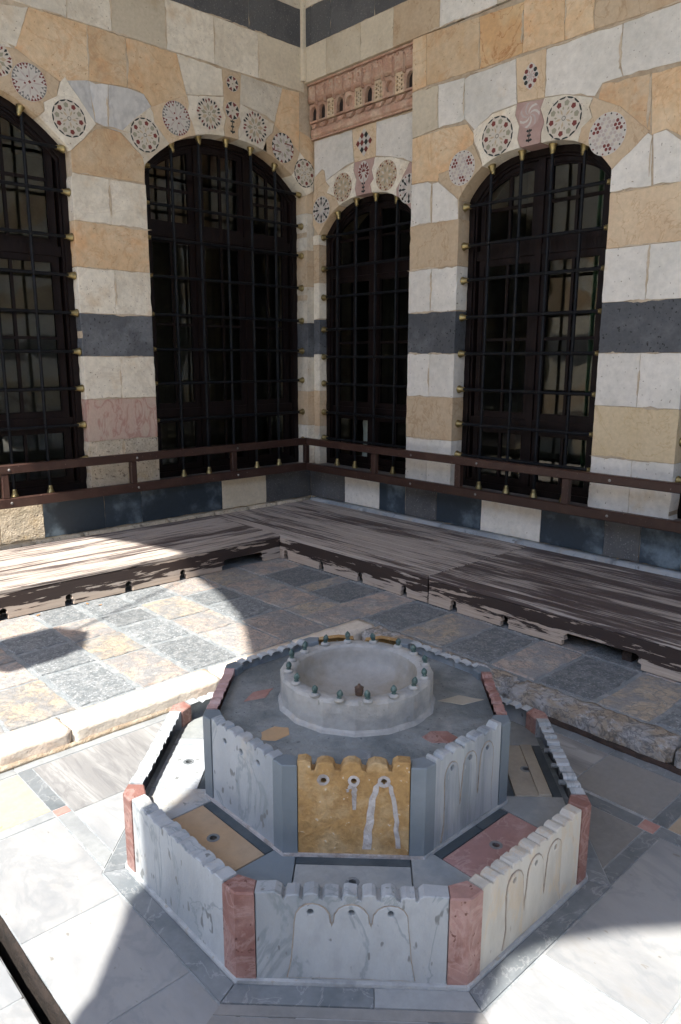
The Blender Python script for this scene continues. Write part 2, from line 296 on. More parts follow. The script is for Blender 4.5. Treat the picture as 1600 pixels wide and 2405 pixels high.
def rough_box(name, x0, x1, y0, y1, z0, z1, m, parent, amp=.006, seg=.035, rnd=.012, seed=0, label=None):
    bm = bmesh.new(); box_bm(bm, x0, x1, y0, y1, z0, z1, 0, 0)
    bmesh.ops.bevel(bm, geom=bm.edges[:], offset=rnd, segments=2, affect='EDGES')
    for _ in range(6):
        es = [e for e in bm.edges if e.calc_length() > seg]
        if not es: break
        bmesh.ops.subdivide_edges(bm, edges=es, cuts=1, use_grid_fill=True)
    bmesh.ops.triangulate(bm, faces=[f for f in bm.faces if len(f.verts) > 4])
    for v in bm.verts:
        q = v.co*14+Vector((seed, seed*2, 0)); v.co += noise.noise_vector(q)*amp + noise.noise_vector(q*3)*amp*.45
    return finish(bm, name, m, parent, label=label, smooth=True)
def lathe_me(name, prof, seg, m, smooth=True, cap=True):
    bm = bmesh.new(); rings = []
    for r, z in prof: rings.append([bm.verts.new((r*math.cos(2*PI*k/seg), r*math.sin(2*PI*k/seg), z)) for k in range(seg)])
    for a, b in zip(rings, rings[1:]):
        for k in range(seg): bm.faces.new([a[k], a[(k+1) % seg], b[(k+1) % seg], b[k]])
    if cap:
        for r in (rings[0], rings[-1]):
            try: bm.faces.new(r)
            except ValueError: pass
    bmesh.ops.recalc_face_normals(bm, faces=bm.faces[:])
    me = bpy.data.meshes.new(name); bm.to_mesh(me); bm.free(); me.materials.append(m)
    if smooth: me.polygons.foreach_set('use_smooth', [True]*len(me.polygons))
    return me
def tube(name, a, b, r, m, parent, seg=8):
    a, b = Vector(a), Vector(b); bm = bmesh.new(); q = (b-a).to_track_quat('Z', 'Y')
    vs = []
    for t in (a, b): vs.append([bm.verts.new(t+q @ Vector((r*math.cos(2*PI*k/seg), r*math.sin(2*PI*k/seg), 0))) for k in range(seg)])
    for k in range(seg): bm.faces.new([vs[0][k], vs[0][(k+1) % seg], vs[1][(k+1) % seg], vs[1][k]])
    bm.faces.new(vs[0]); bm.faces.new(vs[1]); return finish(bm, name, m, parent, smooth=False)
def rect(u0, u1, v0, v1): return [(u0, v0), (u1, v0), (u1, v1), (u0, v1)]
def circ(c, r, n=16, ph=0): return [(c[0]+r*math.cos(ph+2*PI*k/n), c[1]+r*math.sin(ph+2*PI*k/n)) for k in range(n)]
LP = [
('C', [(1.889, 3.836), (2.054, 3.877), (2.239, 3.911), (2.138, 3.641), (1.874, 3.669)]),
('O', [(2.239, 3.911), (2.65, 3.915), (2.64, 3.551), (2.423, 3.496), (2.122, 3.623)]),
('O', [(2.65, 3.915), (2.945, 3.913), (2.942, 3.569), (2.64, 3.551)]),
('O', [(2.945, 3.913), (3.37, 3.919), (3.45, 3.632), (3.138, 3.481), (3.073, 3.558), (2.942, 3.569)]),
('M', [(2.465, 3.539), (2.64, 3.551), (2.655, 3.412), (2.671, 3.285), (2.588, 3.268), (2.413, 3.471)]),
('M', [(2.64, 3.551), (2.79, 3.56), (2.77, 3.26), (2.671, 3.285), (2.655, 3.412)]),
('M', [(2.79, 3.56), (2.942, 3.569), (3.073, 3.558), (3.132, 3.48), (2.967, 3.344), (2.865, 3.252), (2.77, 3.26)]),
('C', [(3.37, 3.919), (3.79, 3.905), (3.8, 3.705), (3.45, 3.632)]),
('T', [(3.79, 3.905), (3.979, 3.909), (3.961, 3.674), (3.799, 3.686)]),
('C', [(3.979, 3.909), (4.415, 3.9), (4.326, 3.61), (4.129, 3.659), (3.961, 3.678)]),
('O', [(4.415, 3.9), (4.606, 3.908), (4.601, 3.416), (4.318, 3.586)]),
('O', [(4.603, 3.597), (4.777, 3.548), (4.775, 3.28), (4.601, 3.416)]),
('O', [(2.77, 3.257), (2.865, 3.252), (3.009, 3.138), (3.035, 3.112), (3.055, 3.046), (3.042, 2.923), (2.473, 2.907), (2.473, 3.059), (2.571, 3.149), (2.668, 3.24)]),
]
LV = [
('T', [(1.976, 3.619), (2.137, 3.628), (2.422, 3.494), (2.397, 3.426), (2.399, 3.392), (2.296, 3.335), (2.299, 3.28), (2.234, 3.219), (2.006, 3.326), (1.926, 3.361)]),
('C', [(2.422, 3.49), (2.464, 3.532), (2.674, 3.271), (2.571, 3.149), (2.473, 3.059), (2.427, 3.037), (2.234, 3.219), (2.299, 3.28), (2.296, 3.335), (2.395, 3.398)]),
('C', [(2.865, 3.252), (2.949, 3.34), (3.119, 3.477), (3.145, 3.44), (3.151, 3.38), (3.186, 3.341), (3.276, 3.245), (3.055, 3.046), (3.035, 3.112), (3.009, 3.138)]),
('T', [(3.119, 3.477), (3.45, 3.632), (3.467, 3.569), (3.448, 3.502), (3.491, 3.448), (3.523, 3.349), (3.276, 3.245), (3.185, 3.325), (3.151, 3.38), (3.145, 3.44)]),
('C', [(3.45, 3.632), (3.8, 3.697), (3.784, 3.604), (3.816, 3.545), (3.791, 3.458), (3.803, 3.377), (3.523, 3.341), (3.49, 3.431), (3.448, 3.502), (3.467, 3.569)]),
('T', [(3.8, 3.694), (3.966, 3.679), (3.943, 3.604), (3.968, 3.542), (3.933, 3.468), (3.941, 3.369), (3.803, 3.36), (3.791, 3.458), (3.816, 3.545), (3.784, 3.604)]),
('C', [(3.966, 3.679), (4.318, 3.591), (4.3, 3.521), (4.228, 3.456), (4.233, 3.352), (3.941, 3.377), (3.933, 3.468), (3.968, 3.542), (3.943, 3.604)]),
('T', [(4.318, 3.591), (4.606, 3.417), (4.579, 3.34), (4.54, 3.243), (4.464, 3.158), (4.166, 3.306), (4.228, 3.456), (4.3, 3.521)]),
('C', [(4.606, 3.417), (4.775, 3.28), (4.766, 3.111), (4.614, 3.024), (4.464, 3.158), (4.54, 3.243), (4.579, 3.34)]),
]
RP = [
('O', [(4.213, 3.989), (4.076, 3.988), (4.064, 3.628), (4.206, 3.617)]),
('O', [(4.076, 3.988), (3.585, 3.96), (3.568, 3.622), (4.064, 3.628)]),
('H', [(3.585, 3.96), (3.219, 3.943), (3.212, 3.625), (3.568, 3.618)]),
('O', [(3.22, 3.949), (2.912, 3.935), (2.894, 3.617), (3.212, 3.625)]),
('O', [(2.912, 3.935), (2.706, 3.925), (2.688, 3.621), (2.894, 3.617)]),
('T', [(2.706, 3.925), (2.089, 3.882), (2.062, 3.608), (2.688, 3.621)]),
('C2', [(4.206, 3.617), (3.946, 3.608), (3.935, 3.306), (4.196, 3.281)]),
('C', [(3.946, 3.608), (3.698, 3.598), (3.685, 3.316), (3.719, 3.306), (3.935, 3.306)]),
('C', [(3.698, 3.598), (3.262, 3.608), (3.238, 3.318), (3.439, 3.304), (3.587, 3.22), (3.685, 3.316)]),
('T', [(3.262, 3.608), (3.027, 3.606), (3.02, 3.308), (3.233, 3.321)]),
('C', [(3.027, 3.606), (2.497, 3.612), (2.504, 3.419), (2.474, 3.302), (2.609, 3.298), (2.655, 3.232), (2.858, 3.292), (3.02, 3.312)]),
('C', [(2.497, 3.612), (2.062, 3.608), (2.031, 3.292), (2.474, 3.302), (2.504, 3.419)]),
('O', [(4.196, 3.281), (3.934, 3.303), (3.658, 3.278), (3.589, 3.192), (3.61, 3.108), (3.817, 2.98), (3.921, 2.951), (3.92, 2.928), (4.029, 2.945), (4.191, 2.947)]),
('O', [(2.608, 3.292), (2.295, 3.275), (2.273, 2.954), (2.322, 2.976), (2.637, 3.193)]),
('O', [(2.292, 3.275), (2.029, 3.271), (1.985, 2.826), (2.173, 2.943), (2.261, 2.927)]),
('C', [(2.293, 2.952), (2.257, 2.924), (2.237, 2.636), (2.512, 2.639), (2.519, 2.782), (2.394, 2.855)]),
('C', [(2.251, 2.931), (2.173, 2.94), (1.982, 2.79), (1.966, 2.629), (2.224, 2.637)]),
('C', [(4.191, 2.944), (4.029, 2.942), (3.989, 2.923), (3.985, 2.635), (4.195, 2.631)]),
('C', [(3.98, 2.922), (3.924, 2.924), (3.726, 2.775), (3.719, 2.628), (3.974, 2.635)]),
]
RV = [
('T', [(3.699, 3.095), (3.598, 3.135), (3.507, 2.969), (3.715, 2.766), (3.812, 2.857), (3.916, 2.935), (3.918, 2.982), (3.817, 2.995)]),
('C', [(3.602, 3.223), (3.439, 3.297), (3.238, 3.315), (3.246, 3.248), (3.207, 3.171), (3.219, 3.09), (3.184, 3), (3.347, 2.973), (3.506, 2.95), (3.54, 3.066), (3.593, 3.149)]),
('P', [(3.233, 3.321), (3.019, 3.299), (3.046, 3.245), (3.01, 3.157), (3.031, 3.094), (3.037, 3.017), (3.185, 3.014), (3.219, 3.09), (3.207, 3.171), (3.246, 3.248)]),
('C', [(3.02, 3.306), (2.858, 3.288), (2.662, 3.226), (2.684, 3.178), (2.66, 3.109), (2.732, 3.06), (2.758, 2.948), (3.026, 3.019), (3.031, 3.094), (3.01, 3.157), (3.046, 3.245)]),
('T', [(2.662, 3.23), (2.473, 3.131), (2.272, 2.948), (2.394, 2.855), (2.515, 2.762), (2.762, 2.935), (2.732, 3.06), (2.66, 3.109), (2.684, 3.178)]),
]
SP = [
('C', [(5.475, 3.53), (4.984, 3.53), (4.959, 3.268), (5.085, 3.247), (5.321, 3.169), (5.343, 3.255), (5.372, 3.278), (5.477, 3.222)]),
('T', [(4.984, 3.53), (4.69, 3.529), (4.692, 3.263), (4.948, 3.259)]),
('C', [(4.69, 3.529), (4.236, 3.52), (4.223, 3.124), (4.335, 3.168), (4.486, 3.221), (4.692, 3.267)]),
('T', [(5.48, 3.221), (5.372, 3.274), (5.343, 3.251), (5.321, 3.167), (5.481, 3.101)]),
]
SV = [
('T', [(5.491, 3.098), (5.321, 3.167), (5.27, 3.116), (5.306, 3.066), (5.183, 3.011), (5.133, 2.909), (5.42, 2.716), (5.499, 2.811)]),
('C', [(5.321, 3.167), (5.141, 3.221), (4.948, 3.259), (4.954, 3.19), (4.919, 3.114), (4.939, 3.047), (4.911, 2.963), (5.125, 2.908), (5.183, 3.011), (5.306, 3.066), (5.27, 3.116)]),
('P', [(4.948, 3.259), (4.698, 3.259), (4.704, 3.208), (4.735, 3.162), (4.715, 3.09), (4.753, 3.053), (4.725, 2.962), (4.918, 2.964), (4.939, 3.047), (4.919, 3.114), (4.954, 3.19)]),
('C', [(4.698, 3.259), (4.486, 3.221), (4.305, 3.153), (4.339, 3.103), (4.396, 3.03), (4.449, 2.972), (4.441, 2.87), (4.725, 2.962), (4.753, 3.053), (4.715, 3.09), (4.735, 3.162)]),
('P', [(4.305, 3.153), (4.223, 3.112), (4.21, 2.689), (4.441, 2.87), (4.449, 2.972), (4.396, 3.03)]),
]
LM = [('star', (2.207, 3.441), 0.12), ('rose', (2.471, 3.265), 0.123), ('rose', (3.065, 3.268), 0.122), ('star', (3.345, 3.442), 0.126), ('petal', (3.651, 3.538), 0.12), ('petal', (4.109, 3.524), 0.128), ('sun', (4.409, 3.417), 0.122), ('rose', (4.658, 3.247), 0.121), ('starlet', (3.887, 3.813), 0.059), ('starlet', (3.88, 3.608), 0.069), ('petal', (1.996, 3.534), 0.106)]
RM = [('hexa', (3.694, 2.984), 0.121), ('rose', (3.388, 3.142), 0.131), ('rose', (2.863, 3.146), 0.13), ('hexa', (2.548, 2.988), 0.127), ('diamond', (3.135, 3.466), 0.081), ('swirl', (3.128, 3.223), 0.082)]
SM = [('spoke', (5.379, 2.931), 0.116), ('ring', (5.094, 3.081), 0.119), ('palm', (4.83, 3.165), 0.082), ('ring', (4.563, 3.092), 0.121), ('spoke', (4.305, 2.95), 0.115), ('diamond', (4.829, 3.398), 0.098)]
# ------------------------------------------------------------------ striped stone walls
XW, YW, XS = 4.66, 5.50, 4.76            # right wall, left wall, recessed bay of the right wall
FL = Fr((0, YW, 0), (1, 0, 0), (0, 0, 1), (0, -1, 0))
FRT = Fr((XW, 0, 0), (0, 1, 0), (0, 0, 1), (-1, 0, 0))
FS = Fr((XS, 0, 0), (0, 1, 0), (0, 0, 1), (-1, 0, 0))
class Opening:
    def __init__(s, u0, u1, spring, h, p, z0=.59, dep=.14):
        s.u0, s.u1, s.spring, s.h, s.p, s.z0, s.dep = u0, u1, spring, h, p, z0, dep; s.c = (u0+u1)/2; s.hw = (u1-u0)/2
    def top(s, u, ins=0):
        t = min(1, abs(u-s.c)/(s.hw)); return s.spring+s.h*(1-t**s.p)-ins
    def poly(s, g=0, z0=None, n=22):      # g > 0 grows the outline
        z0 = s.z0 if z0 is None else z0
        pts = [(s.u0-g, z0-g), (s.u1+g, z0-g)]
        for k in range(n+1):
            a = PI*k/n; t = math.cos(a); u = s.c+t*(s.hw); v = s.spring+s.h*(1-abs(t)**s.p)
            pts.append((s.c+t*(s.hw+g), v+g))
        return pts
W1 = Opening(.86, 2.46, 3.06, .34, 2.4, dep=.09); W2 = Opening(3.055, 4.68, 3.06, .34, 2.4, dep=.145)
W3 = Opening(4.215, 5.415, 2.715, .27, 2.8, dep=.09); W4 = Opening(2.505, 3.71, 2.78, .25, 3.2, dep=.134); W5 = Opening(.735, 1.94, 2.78, .25, 3.2, dep=.134)
MK = {'C': cream, 'C2': cream2, 'W': white, 'O': honey, 'T': tan, 'H': amber, 'Y': yellowst, 'P': pinkmar, 'K': basalt, 'M': greymar, 'R': roughst, 'B': bluebas, 'G': greybas}
PINKV = pinkmar
LW = thing('striped_stone_wall', 'banded cream, honey and black stone wall on the left, pierced by the widest arched window', 'wall', (0, YW, 0))
RW = thing('striped_stone_wall', 'banded stone wall on the right with the carved terracotta frieze in its recessed bay', 'wall', (XW, 0, 0))
cnt = [0]
def stone(fr, wall, poly, c, holes=(), d=None, name='ashlar_block', g=.0015, wob=.0022, back=-.2, bev=.0022):
    cnt[0] += 1
    p = wobble(shrink(poly, g), wob, .045, cnt[0], .045 if name == 'ashlar_block' else 0)
    return prism(name, fr, p, (random.uniform(-.002, .002) if d is None else d), back, MK[c], wall, holes, bev)
def row(fr, wall, z0, z1, us, cs, holes=(), **k):
    for i in range(len(us)-1): stone(fr, wall, rect(us[i], us[i+1], z0, z1), cs[i % len(cs)], holes, **k)
zl = [.59, .965, 1.29, 1.613, 1.93, 2.26, 2.585, 2.91]
hl = [W1.poly(), W2.poly()]; hr = [W4.poly(), W5.poly()]; hs = [W3.poly()]
# pier between the left windows
row(FL, LW, .59, .835, [2.46, 2.77, 3.055], 'R', wob=.005); row(FL, LW, .835, .965, [2.46, 2.745, 3.055], 'R', wob=.005)
row(FL, LW, .965, 1.29, [2.46, 3.055], 'P'); row(FL, LW, 1.29, 1.613, [2.46, 2.76, 3.055], 'C'); row(FL, LW, 1.613, 1.93, [2.46, 3.055], 'K')
row(FL, LW, 1.93, 2.26, [2.46, 2.75, 3.055], 'C'); row(FL, LW, 2.26, 2.585, [2.46, 3.055], 'O'); row(FL, LW, 2.585, 2.91, [2.46, 2.75, 3.055], 'C')
# corner pier, left wall side
for z0, z1, c in zip(zl, zl[1:]+[], 'CTCKCTC'): row(FL, LW, z0, z1, [4.68, 4.775], c)
stone(FL, LW, [(4.68, 2.91), (4.775, 2.91), (4.775, 3.10), (4.60, 3.03)], 'T', hl)
# left of the first window (outside the photograph)
for i in range(10): row(FL, LW, .59+.3325*i, .59+.3325*(i+1), [-1, -.35, .3, .86 if i < 7 else 1.0], 'CTCKCOCOCC'[i], hl)
for c, p in LP: stone(FL, LW, p, c, hl)
stone(FL, LW, [(1.0, 3.25), (1.9, 3.37), (2.12, 3.62), (1.88, 3.915), (1.0, 3.915)], 'C', hl)
row(FL, LW, 3.918, 4.272, [-1, -.4, .2, .8, 1.35, 1.93, 2.51, 2.84, 3.288, 3.724, 4.163, 4.66], ['C', 'C2', 'C'])
row(FL, LW, 4.272, 4.572, [-1, 0, .8, 1.6, 2.4, 3.0, 3.547, 4.07, 4.66], 'G')
for i in range(9): row(FL, LW, 4.572+.42*i, 4.572+.42*(i+1), [-1, 0, .95, 1.9, 2.85, 3.75, 4.66], 'COCKCOCOC'[i])
# right wall, near plane
zr = [.585, .957, 1.297, 1.64, 1.962, 2.295, 2.635]
for (u0, um, u1) in ((3.71, 3.965, 4.2), (1.94, 2.215, 2.505)):
    near = u1 < 3
    for z0, z1, c in zip(zr, zr[1:], 'WYWKWT' if near else 'WTWKWT'):
        row(FRT, RW, z0, z1, [u0, um, u1] if c == 'W' else [u0, u1], c)
for c, p in RP: stone(FRT, RW, p, 'W' if c == 'C' else c, hr)
row(FRT, RW, 3.99, 4.275, [1.3, 1.9, 2.4, 2.999, 3.441, 3.951, 4.42, 4.787, 5.206, 5.498], ['C', 'T', 'C', 'C2', 'W', 'T', 'C2', 'C2', 'C2'])
row(FRT, RW, 4.275, 4.58, [1.3, 2.1, 2.9, 3.6, 4.1, 4.63, 5.151, 5.40, 5.498], 'G')
for i in range(9): row(FRT, RW, 4.58+.42*i, 4.58+.42*(i+1), [1.3, 2.1, 2.95, 3.8, 4.65, 5.498], 'COCKCOCOC'[i])
for i in range(7): row(FRT, RW, .585+.3417*i, .585+.3417*(i+1), [-3, -2.1, -1.2, -.3, .735], 'WYWKWTW'[i], hr)
for i in range(4): row(FRT, RW, 2.977+.3325*i, 2.977+.3325*(i+1), [-3, -2, -1, 0, 1.1, 2.03] if i > 0 else [-3, -2, -1, 0, .9, 1.3, 2.03], ['T', 'W', 'O', 'C'][i], hr)
for i in range(6): row(FRT, RW, 4.307+.7*i, 4.307+.7*(i+1), [-3, -1.8, -.6, .4, 1.298], 'COKCOC'[i])
# recessed bay
for z0, z1, c in zip(zr+[2.72], (zr+[2.72])[1:], 'CTCKCTC'): row(FS, RW, z0, z1, [5.415, 5.498], c)
for c, p in SP: stone(FS, RW, p, 'W' if c == 'C' else c, hs)
# voussoirs with inlaid medallions
def layer(bm, fr, poly, d, mi):
    vs = [bm.verts.new(fr.p(a, b, d)) for a, b in poly]
    try: f = bm.faces.new(vs); f.material_index = mi
    except ValueError: pass
IM = list(inlay.values()); IX = {k: i for i, k in enumerate(inlay)}
def medallion(fr, typ, c, r, parent, d=.0045):
    bm = bmesh.new(); e = .0007
    def pol(a, rad): return (c[0]+rad*r*math.cos(a), c[1]+rad*r*math.sin(a))
    def disc(rad, col, k, n=28): layer(bm, fr, circ(c, rad*r, n), d+k*e, IX[col])
    def kite(a, r0, r1, wd, col, k, rm=None):
        rm = (r0+r1)/2 if rm is None else rm; layer(bm, fr, [pol(a, r0), pol(a-wd/rm, rm), pol(a, r1), pol(a+wd/rm, rm)], d+k*e, IX[col])
    def tri(a, r0, r1, wd, col, k): layer(bm, fr, [pol(a-wd, r1), pol(a, r0), pol(a+wd, r1)], d+k*e, IX[col])
    def pent(a, rad, s, col, k, n=5): q = pol(a, rad); layer(bm, fr, circ(q, s*r, n, a), d+k*e, IX[col])
    ph = random.uniform(-.15, .15)
    if typ == 'rose':
        disc(1, 'black', 0); disc(.915, 'cream', 1)
        for k in range(14): tri(ph+2*PI*k/14, 1.0, .88, .17, 'cream', 1.5)
        for k in range(10): pent(ph+2*PI*k/10, .71, .155 if k % 2 else .15, 'red' if k % 2 == 0 else 'olive', 2)
        for k in range(10): kite(ph+2*PI*(k+.5)/10, .38, .58, .05, 'olive', 2); kite(ph+2*PI*k/10, .14, .5, .055, 'white' if k % 2 else 'tan', 3)
        disc(.12, 'grey', 3, 10); disc(.08, 'cream', 4, 10)
    elif typ == 'star':
        disc(1, 'white', 0)
        for k in range(16):
            a = 2*PI*(k+.5)/16+ph; col = 'red' if (k//2) % 2 == 0 else 'grey'; tri(a, .66, .99, .19, col, 1); tri(a, .99, .80, .11, 'white', 2)
        for k in range(8): a = 2*PI*k/8+ph; kite(a, 0, 1.0, .19, 'white', 3, .52); kite(a, .16, .72, .055, 'lilac', 4, .5)
        for k in range(4): pent(2*PI*k/4+ph+.39, .30, .07, 'red', 5, 4)
        pent(0, 0, .1, 'red', 5, 4); 
    elif typ == 'petal':
        disc(1, 'cream', 0)
        for k in range(12): a = 2*PI*k/12+ph; kite(a+.10, .72, 1.0, .085, 'black' if k % 3 else 'red', 1, .90); kite(a-.13, .62, .93, .07, 'black' if k % 2 else 'red', 1, .82)
        for k in range(10): kite(2*PI*k/10+ph, .2, .66, .13, 'olive' if k % 2 else 'tan', 2, .46)
        disc(.12, 'olive', 3, 10); disc(.06, 'cream', 4, 8)
    elif typ == 'sun':
        disc(1, 'white', 0)
        for k in range(16): tri(2*PI*k/16+ph, .78, 1.0, .14, 'black' if k % 3 else 'red', 1)
        for k in range(12): kite(2*PI*k/12+ph, .3, .72, .12, 'lilac' if k % 2 else 'olive', 1)
        for k in range(6): kite(2*PI*k/6, .05, .34, .08, 'cream', 2)
        for s in (0, PI):
            for a0, r0, a1, r1 in ((s+.35, .85, s+1.15, .35), (s+.35, .85, s-.15, .75)):
                p, q = Vector(pol(a0, r0)), Vector(pol(a1, r1)); n = Vector((-(q-p).y, (q-p).x)).normalized()*.035*r
                layer(bm, fr, [tuple(p+n), tuple(q+n), tuple(q-n), tuple(p-n)], d+3*e, IX['red'])
    elif typ == 'hexa':
        disc(1, 'white', 0)
        for i in range(-4, 5):
            for j in range(-4, 5):
                x, y = (i+.5*(j % 2))*.205, j*.178
                if math.hypot(x, y) > .80: continue
                a = math.atan2(y, x); grp = any(abs((a-g+PI) % (2*PI)-PI) < .33 for g in (.5, 2.6, 4.6)) and math.hypot(x, y) > .45
                layer(bm, fr, circ((c[0]+x*r, c[1]+y*r), .092*r, 6, .3), d+e, IX['red' if grp else ('lilac' if (i+j) % 3 else 'cream')])
        for k in range(18): pent(2*PI*k/18, .92, .055, 'black' if k % 2 else 'red', 2, 4)
    elif typ == 'spoke':
        disc(1, 'white', 0)
        for k in range(8): a = 2*PI*k/8; kite(a, .28, .92, .085, 'black', 1, .5); kite(a, .68, .98, .13, 'black', 1, .86); kite(a+.39, .35, .7, .12, 'lilac', 1); pent(a+.39, .86, .1, 'red' if k % 2 else 'black', 2, 3)
        pent(0, 0, .16, 'cream', 2, 8)
    elif typ == 'ring':
        disc(1, 'tan', 0)
        for k in range(20): pent(2*PI*k/20, .90, .085, 'red' if k % 2 else 'cream', 1, 4); pent(2*PI*(k+.5)/20, .74, .07, 'black' if k % 3 == 0 else ('red' if k % 2 else 'white'), 1, 4)
        for k in range(10): kite(2*PI*k/10, .2, .58, .09, 'cream' if k % 2 else 'olive', 1)
    elif typ == 'palm':
        layer(bm, fr, [(c[0]+.8*r*math.cos(t), c[1]+1.05*r*math.sin(t)) for t in [2*PI*q/20 for q in range(20)]], d+e*.3, IX['white'])
        for k in range(11):
            a = PI/2+(k-5)*.50; kite(a, .30, .98 if abs(k-5) < 2 else .84, .15, 'red', 1, .66)
        for k in range(5): kite(PI/2+(k-2)*.6, .0, .34, .09, 'red', 2, .2)
        kite(-PI/2, .5, 1.25, .10, 'pink', 2, .9)
    elif typ == 'diamond':
        for i in range(4):
            for j in range(4):
                x, y = (i-1.5), (j-1.5); px, py = (x-y)*.25*r, (x+y)*.25*r*1.15; s = .245*r
                layer(bm, fr, [(c[0]+px-s, c[1]+py), (c[0]+px, c[1]+py-s*1.15), (c[0]+px+s, c[1]+py), (c[0]+px, c[1]+py+s*1.15)], d+e, IX['white' if (i+j) % 2 == 0 else ('red' if i in (0, 3) or j == 1 else 'black')])
    elif typ == 'lozenge':
        layer(bm, fr, [(c[0], c[1]-1.05*r), (c[0]+.35*r, c[1]-.8*r), (c[0]+.8*r, c[1]), (c[0]+.35*r, c[1]+.8*r), (c[0], c[1]+1.05*r), (c[0]-.35*r, c[1]+.8*r), (c[0]-.8*r, c[1]), (c[0]-.35*r, c[1]-.8*r)], d, IX['white'])
        for k in range(8): a = PI/2+2*PI*k/8; q = .74 if k % 4 == 0 else (.6 if k % 2 else .55); pent(a, q, .19, 'black' if k in (1, 2, 5, 6) else 'red', 1, 6)
        for k in range(8): kite(PI/2+2*PI*(k+.5)/8, .18, .5, .08, 'pink', 1)
        disc(.2, 'lilac', 2, 10)
    elif typ == 'swirl':
        disc(1, 'pink', 0)
        for k in range(7):
            a = 2*PI*k/7; pts = [pol(a+t*1.3, .12+.86*t) for t in (0, .25, .5, .75, 1)]+[pol(a+.42+t*1.15, .12+.84*t) for t in (1, .75, .5, .25, 0)]
            layer(bm, fr, pts, d+e, IX['white' if k % 3 else 'lilac'])
    elif typ == 'starlet':
        disc(1, 'white', 0)
        for k in range(8): tri(2*PI*(k+.5)/8, .45, .98, .33, 'red' if k % 2 else 'black', 1)
        for k in range(8): kite(2*PI*k/8, 0, .95, .2, 'cream', 2, .45)
        pent(0, 0, .12, 'olive', 3, 6)
    me = finish(bm, 'inlaid_medallion', IM, parent); return me
def stem(fr, x, z0, z1, parent, d=.0055):
    bm = bmesh.new(); h = z0-z1
    for k, (dz, s) in enumerate(((.15, .9), (.5, .7), (.85, 1))):
        z = z0-dz*h
        for sg in (-1, 1): layer(bm, fr, [(x, z), (x+sg*.016*s, z+.012), (x+sg*.026*s, z), (x+sg*.012*s, z-.008)], d, 1)
    layer(bm, fr, [(x-.004, z0), (x+.004, z0), (x+.004, z1), (x-.004, z1)], d-.0004, 0); layer(bm, fr, [(x-.012, z1+.012), (x, z1+.026), (x+.012, z1+.012), (x, z1)], d, 0)
    finish(bm, 'inlaid_stem', [inlay['black'], inlay['black']], parent)
def band(fr, wall, vs, ms, holes, far=()):
    vo = []
    for c, p in vs:
        o = stone(fr, wall, p, {'P': 'PV', 'C': 'C', 'T': 'T'}[c] if c != 'C' else 'C', holes, d=.004, name='voussoir', g=.0012, bev=.002); vo.append((o, p))
    for t, c, r in ms:
        par = next((o for o, p in vo if inpoly(c, p) and o), None)
        medallion(fr, t, c, r, par or wall, .0052 if par else .0045)
    return vo
MK['PV'] = mat('pink_arch_marble', (.47, .32, .27), (.44, .28, .24), scale=5, bump=.15)
band(FL, LW, LV, LM, hl); RM = [(('lozenge' if t == 'diamond' else t), c, r) for t, c, r in RM]; vr = band(FRT, RW, RV, RM, hr); vsx = band(FS, RW, SV, SM, hs)
stem(FL, 3.877, 3.54, 3.43, LW, .006); stem(FRT, 3.124, 3.135, 3.05, RW, .006); stem(FS, 4.832, 3.085, 2.995, RW, .006)
# mortar core behind the facing stones
def core(fr, wall, u0, u1, z0, z1, holes, front=-.0045, back=-.42): prism('mortar_core', fr, rect(u0, u1, z0, z1), front, back, mortar, wall, holes)
core(FL, LW, -1, 4.9, .3, 8.35, [W1.poly(.006), W2.poly(.006)]); core(FRT, RW, -3, 4.19, .3, 3.98, [W4.poly(.006), W5.poly(.006)])
core(FRT, RW, -3, 5.49, 3.995, 8.35, []); core(FS, RW, 4.19, 5.49, .3, 3.99, [W3.poly(.006)])
box('corner_pilaster', 4.618, 4.658, 5.462, 5.498, 4.0, 8.3, cream2, LW, .004)
def smears(fr, wall, spots, name='mortar_smear'):
    bm = bmesh.new()
    for i, (u, v, L, hz) in enumerate(spots):
        n = 9; a, b = [], []; w0 = random.uniform(.003, .010)
        for k in range(n+1):
            t = k/n; e = math.sin(PI*t)**.5; q = noise.noise(Vector((t*4+i, i*3.3, 0)))*.008
            a.append((u+(t-.5)*L, v+q+w0*e*random.uniform(.5, 1.5)) if hz else (u+q+w0*e*random.uniform(.5, 1.5), v+(t-.5)*L)); b.append((u+(t-.5)*L, v+q-w0*e*random.uniform(.3, 1.2)-.0005) if hz else (u+q-w0*e*random.uniform(.3, 1.2)-.0005, v+(t-.5)*L))
        prism_bm(bm, fr, a+b[::-1], .0034+random.uniform(0, .001), -.004, (), .0012)
    o = finish(bm, name, mat('tan_pointing_mortar', (.54, .44, .32), (.46, .37, .26), scale=9, bump=.6, var=0) if 'tan_pointing_mortar' not in MATS else MATS['tan_pointing_mortar'], wall); o['kind'] = 'stuff'
rnd = random.uniform
smears(FRT, RW, [(rnd(a+.05, b-.05), z+rnd(-.004, .004), rnd(.08, .28), True) for a, b in ((3.72, 4.19), (1.96, 2.5)) for z in zr[1:] for _ in range(2)]
    + [(u, z, rnd(.1, .28), False) for u in (3.965, 2.215) for z in (1.45, 2.13, 2.2)] + [(rnd(2.1, 4.1), z+rnd(-.006, .006), rnd(.1, .35), True) for z in (3.61, 3.99, 4.277) for _ in range(7)]
    + [(2.258, 2.80, .22, False), (2.5, 3.45, .2, False), (3.70, 3.45, .22, False), (3.95, 3.46, .2, False), (4.0, 3.29, .3, True), (3.985, 2.78, .25, False), (2.29, 3.12, .3, False), (2.9, 3.81, .2, False), (3.58, 3.8, .25, False), (3.22, 3.79, .2, False)])
